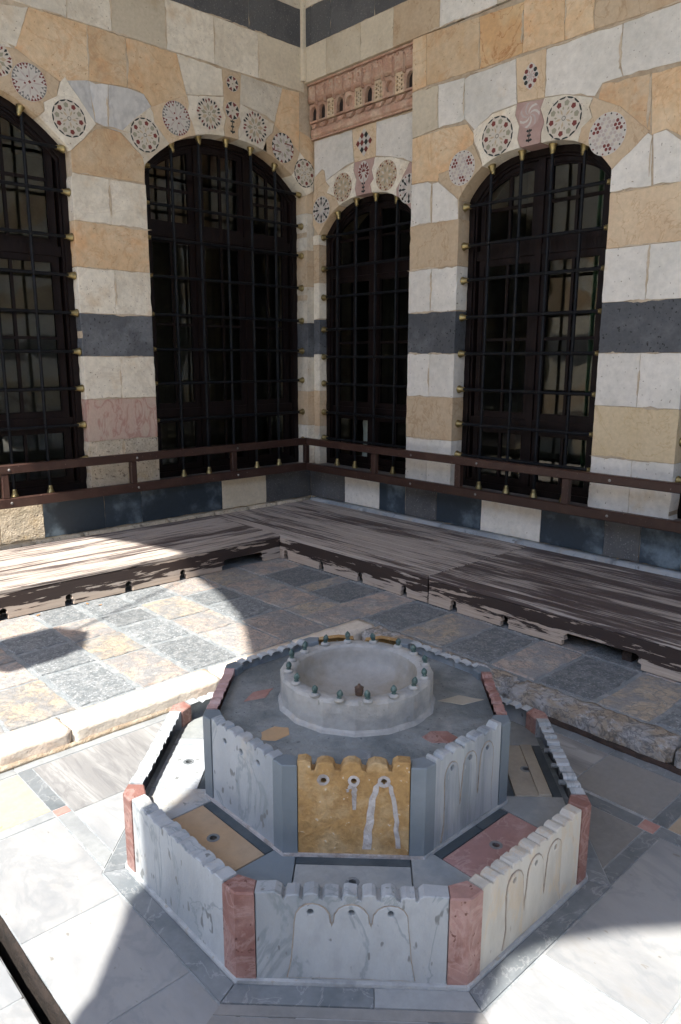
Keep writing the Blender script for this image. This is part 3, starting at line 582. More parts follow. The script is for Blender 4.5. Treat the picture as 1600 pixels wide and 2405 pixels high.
smears(FL, LW, [(rnd(2.5, 3.02), z+rnd(-.004, .004), rnd(.1, .3), True) for z in zl[2:] for _ in range(2)] + [(2.755, z, rnd(.1, .25), False) for z in (1.45, 2.1, 2.75)]
    + [(rnd(2.0, 4.5), z+rnd(-.005, .005), rnd(.1, .4), True) for z in (3.918, 4.272) for _ in range(8)] + [(u, z, .22, False) for u, z in ((2.645, 3.75), (2.944, 3.73), (3.288, 4.1), (3.724, 4.1), (2.84, 4.1), (4.163, 4.08), (2.51, 4.1))] + [(2.80, 3.262, .3, True), (2.77, 3.37, .2, False)])
# plinth and ledge
plx = [-1, .2, 1.1, 1.722, 2.033, 2.511, 2.83, 3.609, 4.094, 4.64]; pc = 'CBRRBBBCG'
pcol = ['R', 'B', 'R', 'R', 'B', 'B', 'B', 'C2', 'G']
FPL = Fr((0, 5.41, 0), (1, 0, 0), (0, 0, 1), (0, -1, 0)); FPR = Fr((4.64, 0, 0), (0, 1, 0), (0, 0, 1), (-1, 0, 0))
for a, b, c in zip(plx, plx[1:], pcol): stone(FPL, LW, rect(a, b, .288, .583), c, name='plinth_block', back=-.3, wob=.003 if c != 'R' else .006)
pr = [-3, -2, -1, 0, .8, 1.4, 1.831, 2.105, 2.357, 2.852, 3.381, 3.832, 4.05, 4.176, 4.482, 4.928, 5.41]
pk = ['W', 'B', 'W', 'B', 'W', 'B', 'B', 'G', 'B', 'W', 'B', 'G', 'G', 'B', 'W', 'G']
for a, b, c in zip(pr, pr[1:], pk): stone(FPR, RW, rect(a, b, .288, .583), c, name='plinth_block', back=-.3, wob=.002)
prism('plinth_core', FPL, rect(-1, 4.65, .05, .575), -.006, -.4, mortar, LW); prism('plinth_core', FPR, rect(-3, 5.4, .05, .575), -.006, -.4, mortar, RW)
box('sill_course', -1, 4.648, 5.418, 5.72, .574, .589, dust, LW, .002); box('sill_course', 4.648, 5.0, -3, 5.42, .574, .5895, dust, RW, .002)
x = -1.0; i = 0
while x < 4.5:
    L = random.uniform(.25, .55); rough_box('ledge_stone', x, min(x+L, 4.52)-.004, 5.33+random.uniform(0, .02), 5.42, .2, .287, roughst, LW, .006, .05, .008, i); x += L; i += 1
for a, b in ((-3, -1.5), (-1.5, 0), (0, 1.5), (1.5, 2.25), (2.25, 3.0), (3.0, 3.72), (3.72, 4.6), (4.6, 5.33)): rough_box('ledge_stone', 4.545, 4.655, a+.003, b-.003, .2, .289, whitemar, RW, .003, .08, .006, a)
# carved terracotta frieze in the recess
fz = prism('carved_frieze', FS, rect(4.203, 5.497, 3.535, 3.987), .012, -.2, terra, RW, bev=.003)
bm = bmesh.new(); nb = 14
for k in range(34):      # leaf ornament band, rolled forward at the top
    u = 4.22+k*1.255/34; a = random.uniform(.8, 1.15)
    for dz, rr2 in ((3.845, .014), (3.878, .019), (3.915, .016), (3.948, .014)):
        prism_bm(bm, FS, circ((u+random.uniform(-.006, .006), dz+random.uniform(-.006, .006)), rr2*a, 5, random.uniform(0, 6)), .048+random.uniform(-.006, .016)+(dz-3.84)*.18, .0, (), .007)
prism_bm(bm, FS, rect(4.205, 5.49, 3.972, 3.986), .075, 0, (), .004); prism_bm(bm, FS, rect(4.205, 5.49, 3.535, 3.548), .03, 0, (), .003)
for k in range(40):
    u = 4.22+k*1.26/40; prism_bm(bm, FS, circ((u, 3.59+.02*math.sin(k*2.1)), .017+.006*(k % 3), 6, k), .019+.006*(k % 2), 0, (), .004)
finish(bm, 'leaf_ornament', terra, fz)
rough_box('eroded_band', 4.715-.02, 4.755, 4.207, 5.49, 3.825, 3.972, terra, fz, .011, .022, .01, 8); rough_box('eroded_band', 4.728, 4.755, 4.207, 5.49, 3.55, 3.625, terra, fz, .009, .022, .006, 3)
pat = 'NLRLNLRNLNN'; us = [4.215+i*(1.275/len(pat)) for i in range(len(pat)+1)]
for i, ch in enumerate(pat):
    a, b = us[i], us[i+1]; m = (a+b)/2; bm = bmesh.new()
    for k in (-1, 0, 1):      # fluted bracket between bays
        prism_bm(bm, FS, [(a+k*.008-.004, 3.80), (a+k*.008+.004, 3.80), (a+k*.008+.005, 3.92), (a+k*.008, 3.945), (a+k*.008-.005, 3.92)], .078-abs(k)*.008, 0, (), .003)
    prism_bm(bm, FS, [(a-.010, 3.665), (a+.010, 3.665), (a+.013, 3.80), (a-.013, 3.80)], .052, 0, (), .003); finish(bm, 'fluted_bracket', terra, fz)
    arch = [(m+(b-a)*.36*math.cos(t), 3.745+.055*math.sin(t)) for t in [PI*q/8 for q in range(9)]]; o = [(a+.008, 3.665)]+[(b-.008, 3.665), (b-.008, 3.82), (a+.008, 3.82)]
    if ch in 'NR':
        hol = [(m+(b-a)*.36, 3.68)]+arch+[(m-(b-a)*.36, 3.68)] if ch == 'N' else circ((m, 3.745), .042, 12)
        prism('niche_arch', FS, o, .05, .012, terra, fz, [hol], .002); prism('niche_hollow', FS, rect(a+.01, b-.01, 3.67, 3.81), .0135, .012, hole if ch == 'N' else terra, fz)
    else:
        hs_ = [circ((m+p*.024, 3.695+q*.031), .0105, 6) for p in (-1, 1) for q in range(4)]+[circ((m, 3.71+q*.031), .006, 6) for q in range(3)]
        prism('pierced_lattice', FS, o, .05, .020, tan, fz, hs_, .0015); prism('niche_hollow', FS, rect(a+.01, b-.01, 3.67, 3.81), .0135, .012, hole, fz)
    prism('frieze_corbel', FS, [(a+.01, 3.655), (b-.01, 3.655), (m+.01, 3.62), (m-.01, 3.62)], .045, 0, terra, fz, (), .006)
# ------------------------------------------------------------------ arched windows, iron grilles, brass bells
bell = lathe_me('brass_bell', [(.002, -.004), (.029, -.004), (.031, .003), (.026, .008), (.0245, .018), (.021, .022), (.0215, .028), (.018, .034), (.017, .042), (.0185, .046), (.014, .052), (.0135, .060), (.008, .064)], 14, brass)
kb = bmesh.new(); bmesh.ops.create_cube(kb, size=.034); bmesh.ops.bevel(kb, geom=kb.edges[:], offset=.009, segments=1, affect='EDGES'); knot = bpy.data.meshes.new('bar_knot'); kb.to_mesh(knot); kb.free(); knot.materials.append(iron)
def window(fr, W, wl, gl, us, zs, ang, cols=2, bars=True, rise=(1.12, 2.37)):
    base = fr.p(W.c, W.z0, -W.dep-.05)
    t = thing('arched_window', wl, 'window', base); D = -W.dep; op = W.poly(.012); op[0] = (op[0][0], W.z0); op[1] = (op[1][0], W.z0)
    def inner(i): return [(W.u0+i, W.z0+i), (W.u1-i, W.z0+i)]+[(W.c+math.cos(PI*k/20)*(W.hw-i), W.spring+W.h*(1-abs(math.cos(PI*k/20))**W.p)-i) for k in range(21)]
    prism('window_frame', fr, op, D, D-.10, frame_m, t, [inner(.045)], .004)
    prism('frame_moulding', fr, inner(.043), D-.018, D-.08, frame_m, t, [inner(.062)], .004)
    for z in rise: prism('transom', fr, rect(W.u0+.06, W.u1-.06, z-.035, z+.035), D-.022, D-.085, frame_m, t, (), .008)
    edges = [W.u0+.06+i*(W.u1-W.u0-.12)/cols for i in range(cols+1)]
    for e in edges[1:-1]: prism('mullion', fr, rect(e-.028, e+.028, W.z0+.04, W.top(e)-.05), D-.016, D-.09, frame_m, t, (), .007)
    rows = [(W.z0+.05, rise[0]-.03), (rise[0]+.03, rise[1]-.03), (rise[1]+.03, None)]
    for a, b in zip(edges, edges[1:]):
        a2, b2 = a+.022, b-.022
        for z0, z1 in rows:
            def cell(i):
                if z1: return rect(a2+i, b2-i, z0+i, z1-i)
                ks = 10; return [(a2+i, z0+i), (b2-i, z0+i)]+[(b2-i-(b2-a2-2*i)*k/ks, W.top(b2-i-(b2-a2-2*i)*k/ks)-.06-i) for k in range(ks+1)]
            c = prism('casement', fr, cell(0), D-.034, D-.075, frame_m, t, [cell(.042)], .005)
            prism('bead', fr, cell(.040), D-.044, D-.07, frame_m, c, [cell(.052)], .003)
            prism('pane', fr, cell(.05), D-.058, D-.062, glass, c)
            m = (a2+b2)/2; zt = (z1 or W.top(m)-.06)
            prism('glazing_bar', fr, rect(m-.011, m+.011, z0+.04, zt-.04), D-.046, D-.07, frame_m, c, (), .003)
            if z1 is None or z1-z0 > .8: zz = z0+(zt-z0)*(.52 if z1 is None else .5); prism('glazing_bar', fr, rect(a2+.04, b2-.04, zz-.011, zz+.011), D-.047, D-.069, frame_m, c, (), .003)
    g = thing('iron_grille', gl, 'window grille', fr.p(W.c, W.z0, -.07), group='iron grilles with brass bells'); B = -.07 if W.dep > .1 else -.05
    for u in us:
        zt = W.top(u); tube('vertical_bar', fr.p(u, W.z0+.0, B), fr.p(u, zt, B), .0125, iron, g)
        link('brass_bell', bell, g, fr.p(u, W.z0+.004, B))
        n = Vector((0, 0, -1)); s = (W.top(u+.01)-W.top(u-.01))/.02; nv = (fr.v*-1+fr.u*s).normalized(); link('brass_bell', bell, g, fr.p(u, zt, B)+nv*.004, ((nv*.55+Vector((0, 0, -1))*.45).to_track_quat('Z', 'Y')).to_euler())
    for z in zs:
        k = 0
        if z > W.spring: k = next((q*.01 for q in range(80) if W.top(W.u0+q*.01) > z+.005), 0)
        u0, u1 = W.u0+k, W.u1-k
        tube('horizontal_bar', fr.p(u0, z, B+.004), fr.p(u1, z, B+.004), .0125, iron, g)
        for uu, s in ((u0, 1), (u1, -1)): link('brass_bell', bell, g, fr.p(uu, z, B)+fr.u*s*.004, ((fr.u*s).to_track_quat('Z', 'Y')).to_euler())
        for u in us:
            if u0 < u < u1: link('bar_knot', knot, g, fr.p(u, z, B+.003), (R(45), R(35), ang+random.uniform(-.1, .1)))
za = [.83, 1.095, 1.372, 1.647, 1.93, 2.20, 2.47, 2.75]
window(FL, W1, 'dark wood window behind the grille at the left edge of the photo', 'black iron grille with brass bells at the left edge of the photo', [1.08, 1.35, 1.62, 1.89, 2.155], za[:-1]+[2.78, 3.07], 0)
window(FL, W2, 'widest dark window, in the left wall beside the corner', 'black iron grille over the widest window, left of the corner', [3.327, 3.585, 3.858, 4.112, 4.375], [.82, 1.092, 1.395, 1.672, 1.95, 2.25, 2.54, 2.80, 3.074], 0, cols=3, rise=(1.14, 2.62))
window(FS, W3, 'narrow-looking dark window in the recessed bay under the carved frieze', 'black iron grille under the carved frieze, right of the corner', [4.48, 4.73, 4.972, 5.217], [.842, 1.091, 1.366, 1.616, 1.868, 2.163, 2.42, 2.70], 0)
window(FRT, W4, 'brown wooden window between the two striped piers of the right wall', 'black iron grille between the two striped piers of the right wall', [2.737, 2.979, 3.222, 3.478], [.847, 1.093, 1.365, 1.64, 1.914, 2.189, 2.44, 2.72], 0)
window(FRT, W5, 'dark window at the right edge of the photo, past the last striped pier', 'black iron grille at the right edge of the photo', [.967, 1.209, 1.452, 1.708], [.847, 1.093, 1.365, 1.64, 1.914, 2.189, 2.44, 2.72], 0)
# ------------------------------------------------------------------ rooms behind the windows
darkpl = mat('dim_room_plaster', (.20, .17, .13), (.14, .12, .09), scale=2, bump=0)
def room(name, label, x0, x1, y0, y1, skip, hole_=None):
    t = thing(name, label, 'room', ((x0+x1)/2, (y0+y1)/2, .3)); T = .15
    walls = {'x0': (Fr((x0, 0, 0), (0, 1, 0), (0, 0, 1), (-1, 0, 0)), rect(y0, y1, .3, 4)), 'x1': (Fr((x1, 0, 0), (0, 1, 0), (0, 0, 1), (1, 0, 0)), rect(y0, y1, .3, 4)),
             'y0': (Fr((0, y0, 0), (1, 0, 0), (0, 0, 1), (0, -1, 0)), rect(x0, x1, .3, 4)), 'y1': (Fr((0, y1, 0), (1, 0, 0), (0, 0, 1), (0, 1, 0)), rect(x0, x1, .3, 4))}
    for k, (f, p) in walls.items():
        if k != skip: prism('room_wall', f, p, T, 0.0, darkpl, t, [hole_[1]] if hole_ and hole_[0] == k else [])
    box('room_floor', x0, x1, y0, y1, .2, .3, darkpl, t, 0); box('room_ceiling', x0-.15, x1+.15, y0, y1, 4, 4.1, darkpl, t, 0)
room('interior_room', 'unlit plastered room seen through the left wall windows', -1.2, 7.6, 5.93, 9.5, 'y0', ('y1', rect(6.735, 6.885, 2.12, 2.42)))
room('interior_room', 'unlit plastered room seen through the right wall windows', 5.09, 8.6, -3, 5.85, 'x0', None)
vz = lathe_me('reflection_bottle_shape', [(.03, .6), (.07, .605), (.075, .66), (.058, .8), (.06, .92), (.066, 1.0), (.045, 1.06), (.02, 1.1), (.018, 1.13), (.03, 1.14)], 16, mat('reflection_white', (.82, .82, .80), bump=0, rough=.3))  # bottle shape added in place of a pale reflection in the panes
bm = bmesh.new(); cv = []  # curtain added to give the panes a green tint
for i in range(49):
    y = 2.30+i*.0115; cv.append([bm.verts.new((5.16+.02*math.sin(i*.9)+.006*math.sin(i*2.3), y, z)) for z in (.35, 3.3)])
for a, b in zip(cv, cv[1:]): bm.faces.new([a[0], b[0], b[1], a[1]])
bmesh.ops.solidify(bm, geom=bm.faces[:], thickness=.003)
cu = finish(bm, 'added_green_curtain', mat('green_curtain_cloth', (.10, .20, .12), (.14, .20, .13), scale=8, bump=0), None, smooth=True); cu['label'] = 'dull green curtain added behind the right half of the window between the two striped piers for a green tint'; cu['category'] = 'curtain'
v = link('reflection_bottle_shape', vz, None, (5.06, 5.03, 0)); v['label'] = 'white bottle shape added behind the window under the carved frieze, standing in for a reflection'; v['category'] = 'vase'
st = box('bottle_shape_stand', 5.0, 5.18, 4.92, 5.14, .3, .598, frame_m, None, .004); st['label'] = 'low dark stand under the white bottle shape behind the window'; st['category'] = 'stand'
# ------------------------------------------------------------------ brown steel rails
def rail(label, pts, posts, horiz):
    t = thing('steel_guard_rail', label, 'railing', (*pts[0], .57), group='brown rails along the window sills')
    (x0, y0), (x1, y1) = pts; h = .026
    if horiz == 'x':
        for nm, z0, z1 in (('top_rail', .812, .874), ('bottom_rail', .572, .642)): box(nm, x0, x1, y0-h, y0+h, z0, z1, railm, t, .006)
        for p in posts: box('post', p-.024, p+.024, y0-h+.003, y0+h-.003, .642, .812, railm, t, .004)
        for p in posts[:-1]:
            for z in (.84, .607): link('screw_head', scr, t, (p+.03, y0-h-.001, z), (R(90), 0, 0))
    else:
        for nm, z0, z1 in (('top_rail', .812, .872), ('bottom_rail', .572, .640)): box(nm, x0-h, x0+h, y0, y1, z0, z1, railm, t, .006)
        for p in posts: box('post', x0-h+.003, x0+h-.003, p-.026, p+.026, .640, .812, railm, t, .004)
        for p in (2.25, 3.95, 3.3):
            for z in (.84, .607): link('screw_head', scr, t, (x0-h-.001, p, z), (R(90), 0, R(-90)))
    return t
scr = lathe_me('screw_head', [(.001, .004), (.008, .003), (.010, 0), (.010, -.004)], 10, dust)
rail('dark brown steel rail along the left wall sill, ending in the corner', ((-1, 5.285), (4.50, 5.285)), [-.2, .8, 1.737, 2.704, 3.65, 4.475], 'x')
rail('brown steel rail along the right wall sill, up to the photo edge', ((4.474, -3), (4.474, 5.258)), [-2.1, -1.15, -.25, .7, 1.65, 2.566, 3.48, 4.383], 'y')
# ------------------------------------------------------------------ weathered wooden platforms
def keyhole(u, z0): return [(u-.027, z0-.01), (u-.027, z0+.028), (u-.016, z0+.036), (u-.022, z0+.048), (u-.018, z0+.062), (u, z0+.07), (u+.018, z0+.062), (u+.022, z0+.048), (u+.016, z0+.036), (u+.027, z0+.028), (u+.027, z0-.01)]
def wide(a, b, z0, h=.075): return [(a, z0-.01), (a, z0+.028), (a+.02, z0+.036), (a+.012, z0+h-.012), (a+.03, z0+h), (b-.03, z0+h), (b-.01, z0+h-.02), (b-.02, z0+.036), (b, z0+.028), (b, z0-.01)]
def platform(label, ax, a0, a1, f, bk, keys, wd, n=10, dark=False):
    t = thing('wooden_platform', label, 'platform', ((a0+a1)/2, f, .085) if ax == 'x' else (f, (a0+a1)/2, .085)); Z = .27
    pw = (bk-f)/n; tm, fm = (wood_tx, wood_fx) if ax == 'x' else (wood_td if dark else wood_ty, wood_fy)
    for i in range(n):
        p0, p1 = f+i*pw+(.0022 if i else -.006), f+(i+1)*pw-.0022; dz = random.uniform(-.002, .002)
        if ax == 'x': box('plank', a0, a1, p0, p1, Z-.022+dz, Z+dz, tm, t, .002)
        else: box('plank', p0, p1, a0, a1, Z-.022+dz, Z+dz, tm, t, .002)
    fr = Fr((0, f, 0), (1, 0, 0), (0, 0, 1), (0, -1, 0)) if ax == 'x' else Fr((f, 0, 0), (0, 1, 0), (0, 0, 1), (-1, 0, 0))
    hs2 = [keyhole(k, .088) for k in keys]+[wide(*w_, .088) for w_ in wd]
    prism('fascia_board', fr, wobble(rect(a0+.002, a1-.002, .088, Z-.024), .0012, .1, 3), .004, -.026, fm, t, hs2, .003)
    for k in range(int((a1-a0)/1.0)+1):
        q = a0+.06+k*(a1-a0-.14)/max(1, int((a1-a0)/1.0))
        if ax == 'x': box('bearer', q, q+.05, f+.06, bk-.02, .085, Z-.024, rust, t, 0)
        else: box('bearer', f+.06, bk-.02, q, q+.05, .085, Z-.024, rust, t, 0)
platform('weathered wooden platform below the left wall, partly in sunlight', 'x', -.9, 3.436, 4.38, 5.325, [-.26, .14, .55, .96, 1.365, 1.762, 2.166, 2.575], [(2.90, 3.28)], 9)
platform('weathered wooden platform filling the corner, all in shade', 'y', 2.885, 5.32, 3.44, 4.54, [4.31, 3.9, 3.496, 3.088], [])
platform('peeling wooden platform at the right edge of the photo', 'y', .3, 2.878, 3.44, 4.54, [2.679, 2.307, 1.2, .8], [(1.50, 1.94)], dark=True)
# ------------------------------------------------------------------ floors
gnd = prism('ground', Fr((0, 0, 0), (1, 0, 0), (0, 1, 0), (0, 0, 1)), rect(-150, 150, -150, 150), -.22, -.4, mat('courtyard_paving', (.66, .61, .53), (.58, .54, .47), scale=.8, bump=.2), None); gnd['kind'] = 'structure'
FZ = Fr((0, 0, 0), (1, 0, 0), (0, 1, 0), (0, 0, 1))
fl = thing('marble_floor', None, None, (1, 1, 0), kind='structure'); prism('grout_bed', FZ, rect(-1.3, .499, -3, 2.86), -.0025, -.2, tgrout, fl); prism('grout_bed', FZ, rect(.555, 2.86, -3, 2.86), -.0025, -.2, tgrout, fl)
Cx, Cy = 1.65, 1.69
def octp(a, n=8): return [(Cx+a/math.cos(PI/8)*math.cos(R(22.5+45*k)), Cy+a/math.cos(PI/8)*math.sin(R(22.5+45*k))) for k in range(n)]
def slab(x0, x1, y0, y1, m, name='marble_slab', holes=None, d=0): prism(name, FZ, wobble(shrink(rect(x0, x1, y0, y1), .0012), .0012, .2, x0), random.uniform(-.0006, .0004)+d, -.03, m, fl, holes if holes is not None else [octp(.80)], .0012)
B0, B1 = .868, .922
# bands and squares
for a, b in ((2.46, 2.79), (1.93, 2.408), (1.2, 1.925), (.5, 1.195), (-.3, .495)): slab(B0, B1, a, b, bandgrey if a > 2.4 else bandlight, 'inlay_band')
slab(B0, B1, 2.412, 2.457, redsq, 'inlay_square')
for a, b in ((2.40, 2.78),): slab(a, b, .905, .96, bandgrey, 'inlay_band')
slab(2.335, 2.395, .985, 1.22, bandgrey, 'inlay_band'); slab(2.335, 2.397, .925, .982, redsq, 'inlay_square'); slab(2.335, 2.395, .3, .922, bandgrey, 'inlay_band')
for a, b in ((1.93, 2.333), (1.35, 1.928), (.926, 1.348)): slab(a, b, .90, .952, bandgrey, 'inlay_band')
for a, b in ((.2, .866), (-.6, .198)): slab(a, b, 2.412, 2.457, bandlight, 'inlay_band'); slab(a, b, 2.46, 2.785, honeyfl if a > 0 else floormar); slab(a, b, 2.79, 2.85, bandlight, 'inlay_band')
slab(B0, 1.9, 2.793, 2.85, bandlight, 'inlay_band'); slab(1.9, 2.70, 2.793, 2.85, bandlight, 'inlay_band')
slab(.925, 1.9, 2.40, 2.79, floorgrey); slab(1.903, 2.41, 2.3, 2.79, floorgrey); slab(.925, 1.3, 1.96, 2.397, floormar)
for a, b in ((.957, 1.283), (1.286, 1.9), (1.903, 2.79)): slab(2.72, 2.795, a, b, bandgrey, 'inlay_band')
slab(2.413, 2.717, .963, 1.283, floordull); slab(2.413, 2.717, 1.286, 2.79, floorgrey); slab(1.96, 2.332, .955, 1.30, floordull); slab(2.337, 2.41, 1.223, 1.9, floordull); slab(2.0, 2.335, 1.303, 1.9, floorgrey)
slab(2.40, 2.80, .55, .902, honeyfl); slab(2.40, 2.80, .1, .547, floormar)
for x0, x1 in ((1.60, 2.332), (.93, 1.597)):
    for y0, y1 in ((.575, .897), (.2, .572), (-.4, .197)): slab(x0, x1, y0, y1, floormar if (x0+y0) < 2.1 else floordull if False else floormar)
for y0, y1 in ((1.90, 2.408), (1.50, 1.897), (1.05, 1.497), (.5, 1.047), (-.2, .497)): slab(.556, B0-.003, y0, y1, floormar)
for x0 in (-.3, -1.2):
    for y0, y1 in ((1.72, 2.408), (1.1, 1.717), (.3, 1.097), (-.6, .297)): slab(x0, x0+.798, y0, y1, floormar)
slab(.93, 1.2, .957, 1.2, floormar)
# added gap at the lower left, coloured near-black to stand for shade
ch = [rect(.498, .556, -.2, 2.40)]
gapm = mat('shade_black_gap', (.020, .014, .011), (.012, .009, .007), scale=20, bump=.8, rough=.95)
rough_box('shade_gap_side', .545, .558, -.6, 2.30, -.19, -.004, gapm, fl, .005, .03, .003, 9); rough_box('shade_gap_side', .490, .502, -.6, 2.30, -.19, -.001, gapm, fl, .003, .03, .003, 2); prism('shade_gap_bed', FZ, rect(.49, .56, -.6, 2.4), -.16, -.2, gapm, fl)
# surround strips of the fountain
def sidefr(k, a, z=0): th = R(45*k); n = Vector((math.cos(th), math.sin(th), 0)); return Fr(Vector((Cx, Cy, z))+n*a, (-math.sin(th), math.cos(th), 0), (0, 0, 1), n)
def ringpoly(k, a0, a1, s0=None, s1=None):    # plan polygon on side k between two apothems
    th = R(45*k); n = Vector((math.cos(th), math.sin(th))); t = Vector((-n.y, n.x)); C0 = Vector((Cx, Cy)); T = math.tan(PI/8)
    f = lambda a, s, e: C0+n*a+t*(s if s is not None else e*a*T)
    return [tuple(f(a0, s0, -1)), tuple(f(a1, s0, -1)), tuple(f(a1, s1, 1)), tuple(f(a0, s1, 1))]
for k in range(8):
    if k in (1,): continue
    if k in (4, 5, 6, 3, 7):
        cut = .06 if k == 5 else None
        parts_ = [(None, cut), (cut, None)] if cut is not None else [(None, None)]
        for j, (s0, s1) in enumerate(parts_):
            prism('surround_strip', FZ, shrink(ringpoly(k, .735, .795, s0, s1), .0012), .003, -.03, bandgrey if not (k == 5 and j == 1) else bandlight, fl, (), .001)
        if k == 5:
            prism('surround_strip', FZ, shrink(ringpoly(k, .797, .83), .0012), .002, -.03, floordull, fl, (), .001); prism('surround_strip', FZ, shrink(ringpoly(k, .832, 1.05), .001), .0012, -.03, floordull, fl, (), .001)
# raised floor: tiles and curbs
rf = thing('raised_floor', None, None, (2, 3.5, 0), kind='structure')
GB = [[(-1.2, 2.97), (2.92, 2.97), (2.92, -.5), (4.62, -.5), (4.62, 5.48), (-1.2, 5.48)]]
prism('grout_bed', FZ, GB[0], .079, -.05, tgrout, rf)
def tile(x0, x1, y0, y1, m, name='paving_tile', g=.010): prism(name, FZ, wobble(shrink(rect(x0, x1, y0, y1), g), .006, .045, x0*7+y0), .085+random.uniform(-.002, .0015), .06, m, rf, (), .004)
xs = [-.9, -.6, -.3, 0, .3, .61, .91, 1.21, 1.52, 1.79, 2.085, 2.38, 2.70, 3.03]; colx = 'BPBPBPYBPBPBP'
for i in range(len(xs)-1):
    off = (.0, .05, -.04, .03)[i % 4]; ys = [2.995, 3.43+off*.3, 3.76+off, 4.08-off*.4, 4.40]
    for j in range(4):
        c = colx[i]
        if i == 7 and j == 1: c = 'B'
        if i == 11 and j == 0: c = 'P'
        if j == 3: c = {'B': 'P', 'P': 'B', 'Y': 'B'}[c] if i % 3 else c
        m = tile_b if c == 'B' else (tile_p if (i+j) % 3 else tile_y)
        tile(xs[i], xs[i+1], ys[j], ys[j+1], m, g=.020 if c == 'B' else .010)
        if c == 'B': pass
yr = [.0, .3, .6, .9, 1.225, 1.48, 1.795, 2.06, 2.37, 2.68, 2.98, 3.26, 3.58, 3.72, 4.10, 4.40]; cr = 'PBPBPBPBPBPBYBP'
for j in range(len(yr)-1):
    m = tile_b if cr[j] == 'B' else (tile_p if j % 4 else tile_y)
    if cr[j] == 'P' and j in (4, 8): m = tile_y
    tile(2.945 if j < 11 else 3.035, 3.42, yr[j], yr[j+1], m, g=.018 if cr[j] == 'B' else .009); tile(3.42, 3.9, yr[j], yr[j+1], tile_b if j % 2 else tile_p, g=.01)
tile(2.70, 3.03, 2.995, 3.26, tile_p)
for a, b in ((-1.0, -.3), (-.3, .25), (.25, .80), (.80, 1.115), (1.117, 1.86), (1.865, 2.40), (2.405, 2.93)): rough_box('curb_stone', a+.002, b-.002, 2.845, 2.990, -.02, .086, curb_l, rf, .0045, .035, .008, a)
for a, b in ((-.6, .3), (.3, 1.06), (1.065, 1.845), (1.85, 2.32), (2.325, 2.84)): rough_box('curb_stone', 2.79, 2.940, a+.002, b-.002, -.02, .088, curb_r, rf, .010, .025, .018, a*3)
rough_box('joint_grime', -1, 2.78, 2.838, 2.853, -.01, .020, soil, rf, .006, .03, .004, 4); rough_box('joint_grime', 2.772, 2.795, 0, 2.84, -.01, .018, rust, rf, .007, .03, .004, 5)
# ------------------------------------------------------------------ the two-tier fountain
fo = thing('marble_fountain', 'octagonal two-tier marble fountain with scalloped rims in the middle of the floor', 'fountain', (Cx, Cy, 0))
def crest(hw, z0, z1, zn, flat, n, rnd=.5, jag=0):
    pts = [(-hw, z0), (hw, z0), (hw, z1-random.uniform(0, .004))]; u = hw-flat; pts += [(u+.012, z1), (u, z1-.008), (u-.004, zn)]
    span = 2*(hw-flat); pitch = span/n; gap = pitch*.17
    for i in range(n):
        a = u-i*pitch-gap; b = u-(i+1)*pitch+ (0 if i == n-1 else 0); b = u-(i+1)*pitch; zt = z1-.003-random.uniform(0, jag); a -= random.uniform(-.1, .1)*gap; zt -= (random.random() < jag*22)*.007; c = (a+b)/2+random.uniform(-.04, .04)*pitch; wdt = (a-b)/2*random.uniform(.92, 1.04)
        for q in range(6): t = PI*q/5; pts.append((c+wdt*math.cos(t), zn+.002+(zt-zn)*(math.sin(t)**rnd if q not in (0, 5) else .0)))
        pts.append((b-gap*.05, zn-random.uniform(0, .003)))
    u2 = -hw+flat; pts += [(u2-gap*.6, zn), (u2-gap*.6-.004, z1-.008), (u2-gap-.014, z1), (-hw, z1-.003)]
    return pts
TAN = math.tan(PI/8)
def worn_crest(hw, *a):
    return [(u, z) if abs(u) > hw-.001 and z < .25 and z < a[1]-.03 else (max(-hw, min(hw, u+random.uniform(-.0012, .0012))), z+random.uniform(-.0018, .0012)) for u, z in crest(hw, *a)]
def crust(fr, poly, parent, g=.0022, d=.0026):
    lo = min(z for _, z in poly)+.02; o = wobble(shrink(poly, -g), .0012, .012, 5); prism('lime_crust_edge', fr, [(u, max(z, lo-.02)) for u, z in o], d, -.001, edgem, parent, [shrink(poly, .0004)])
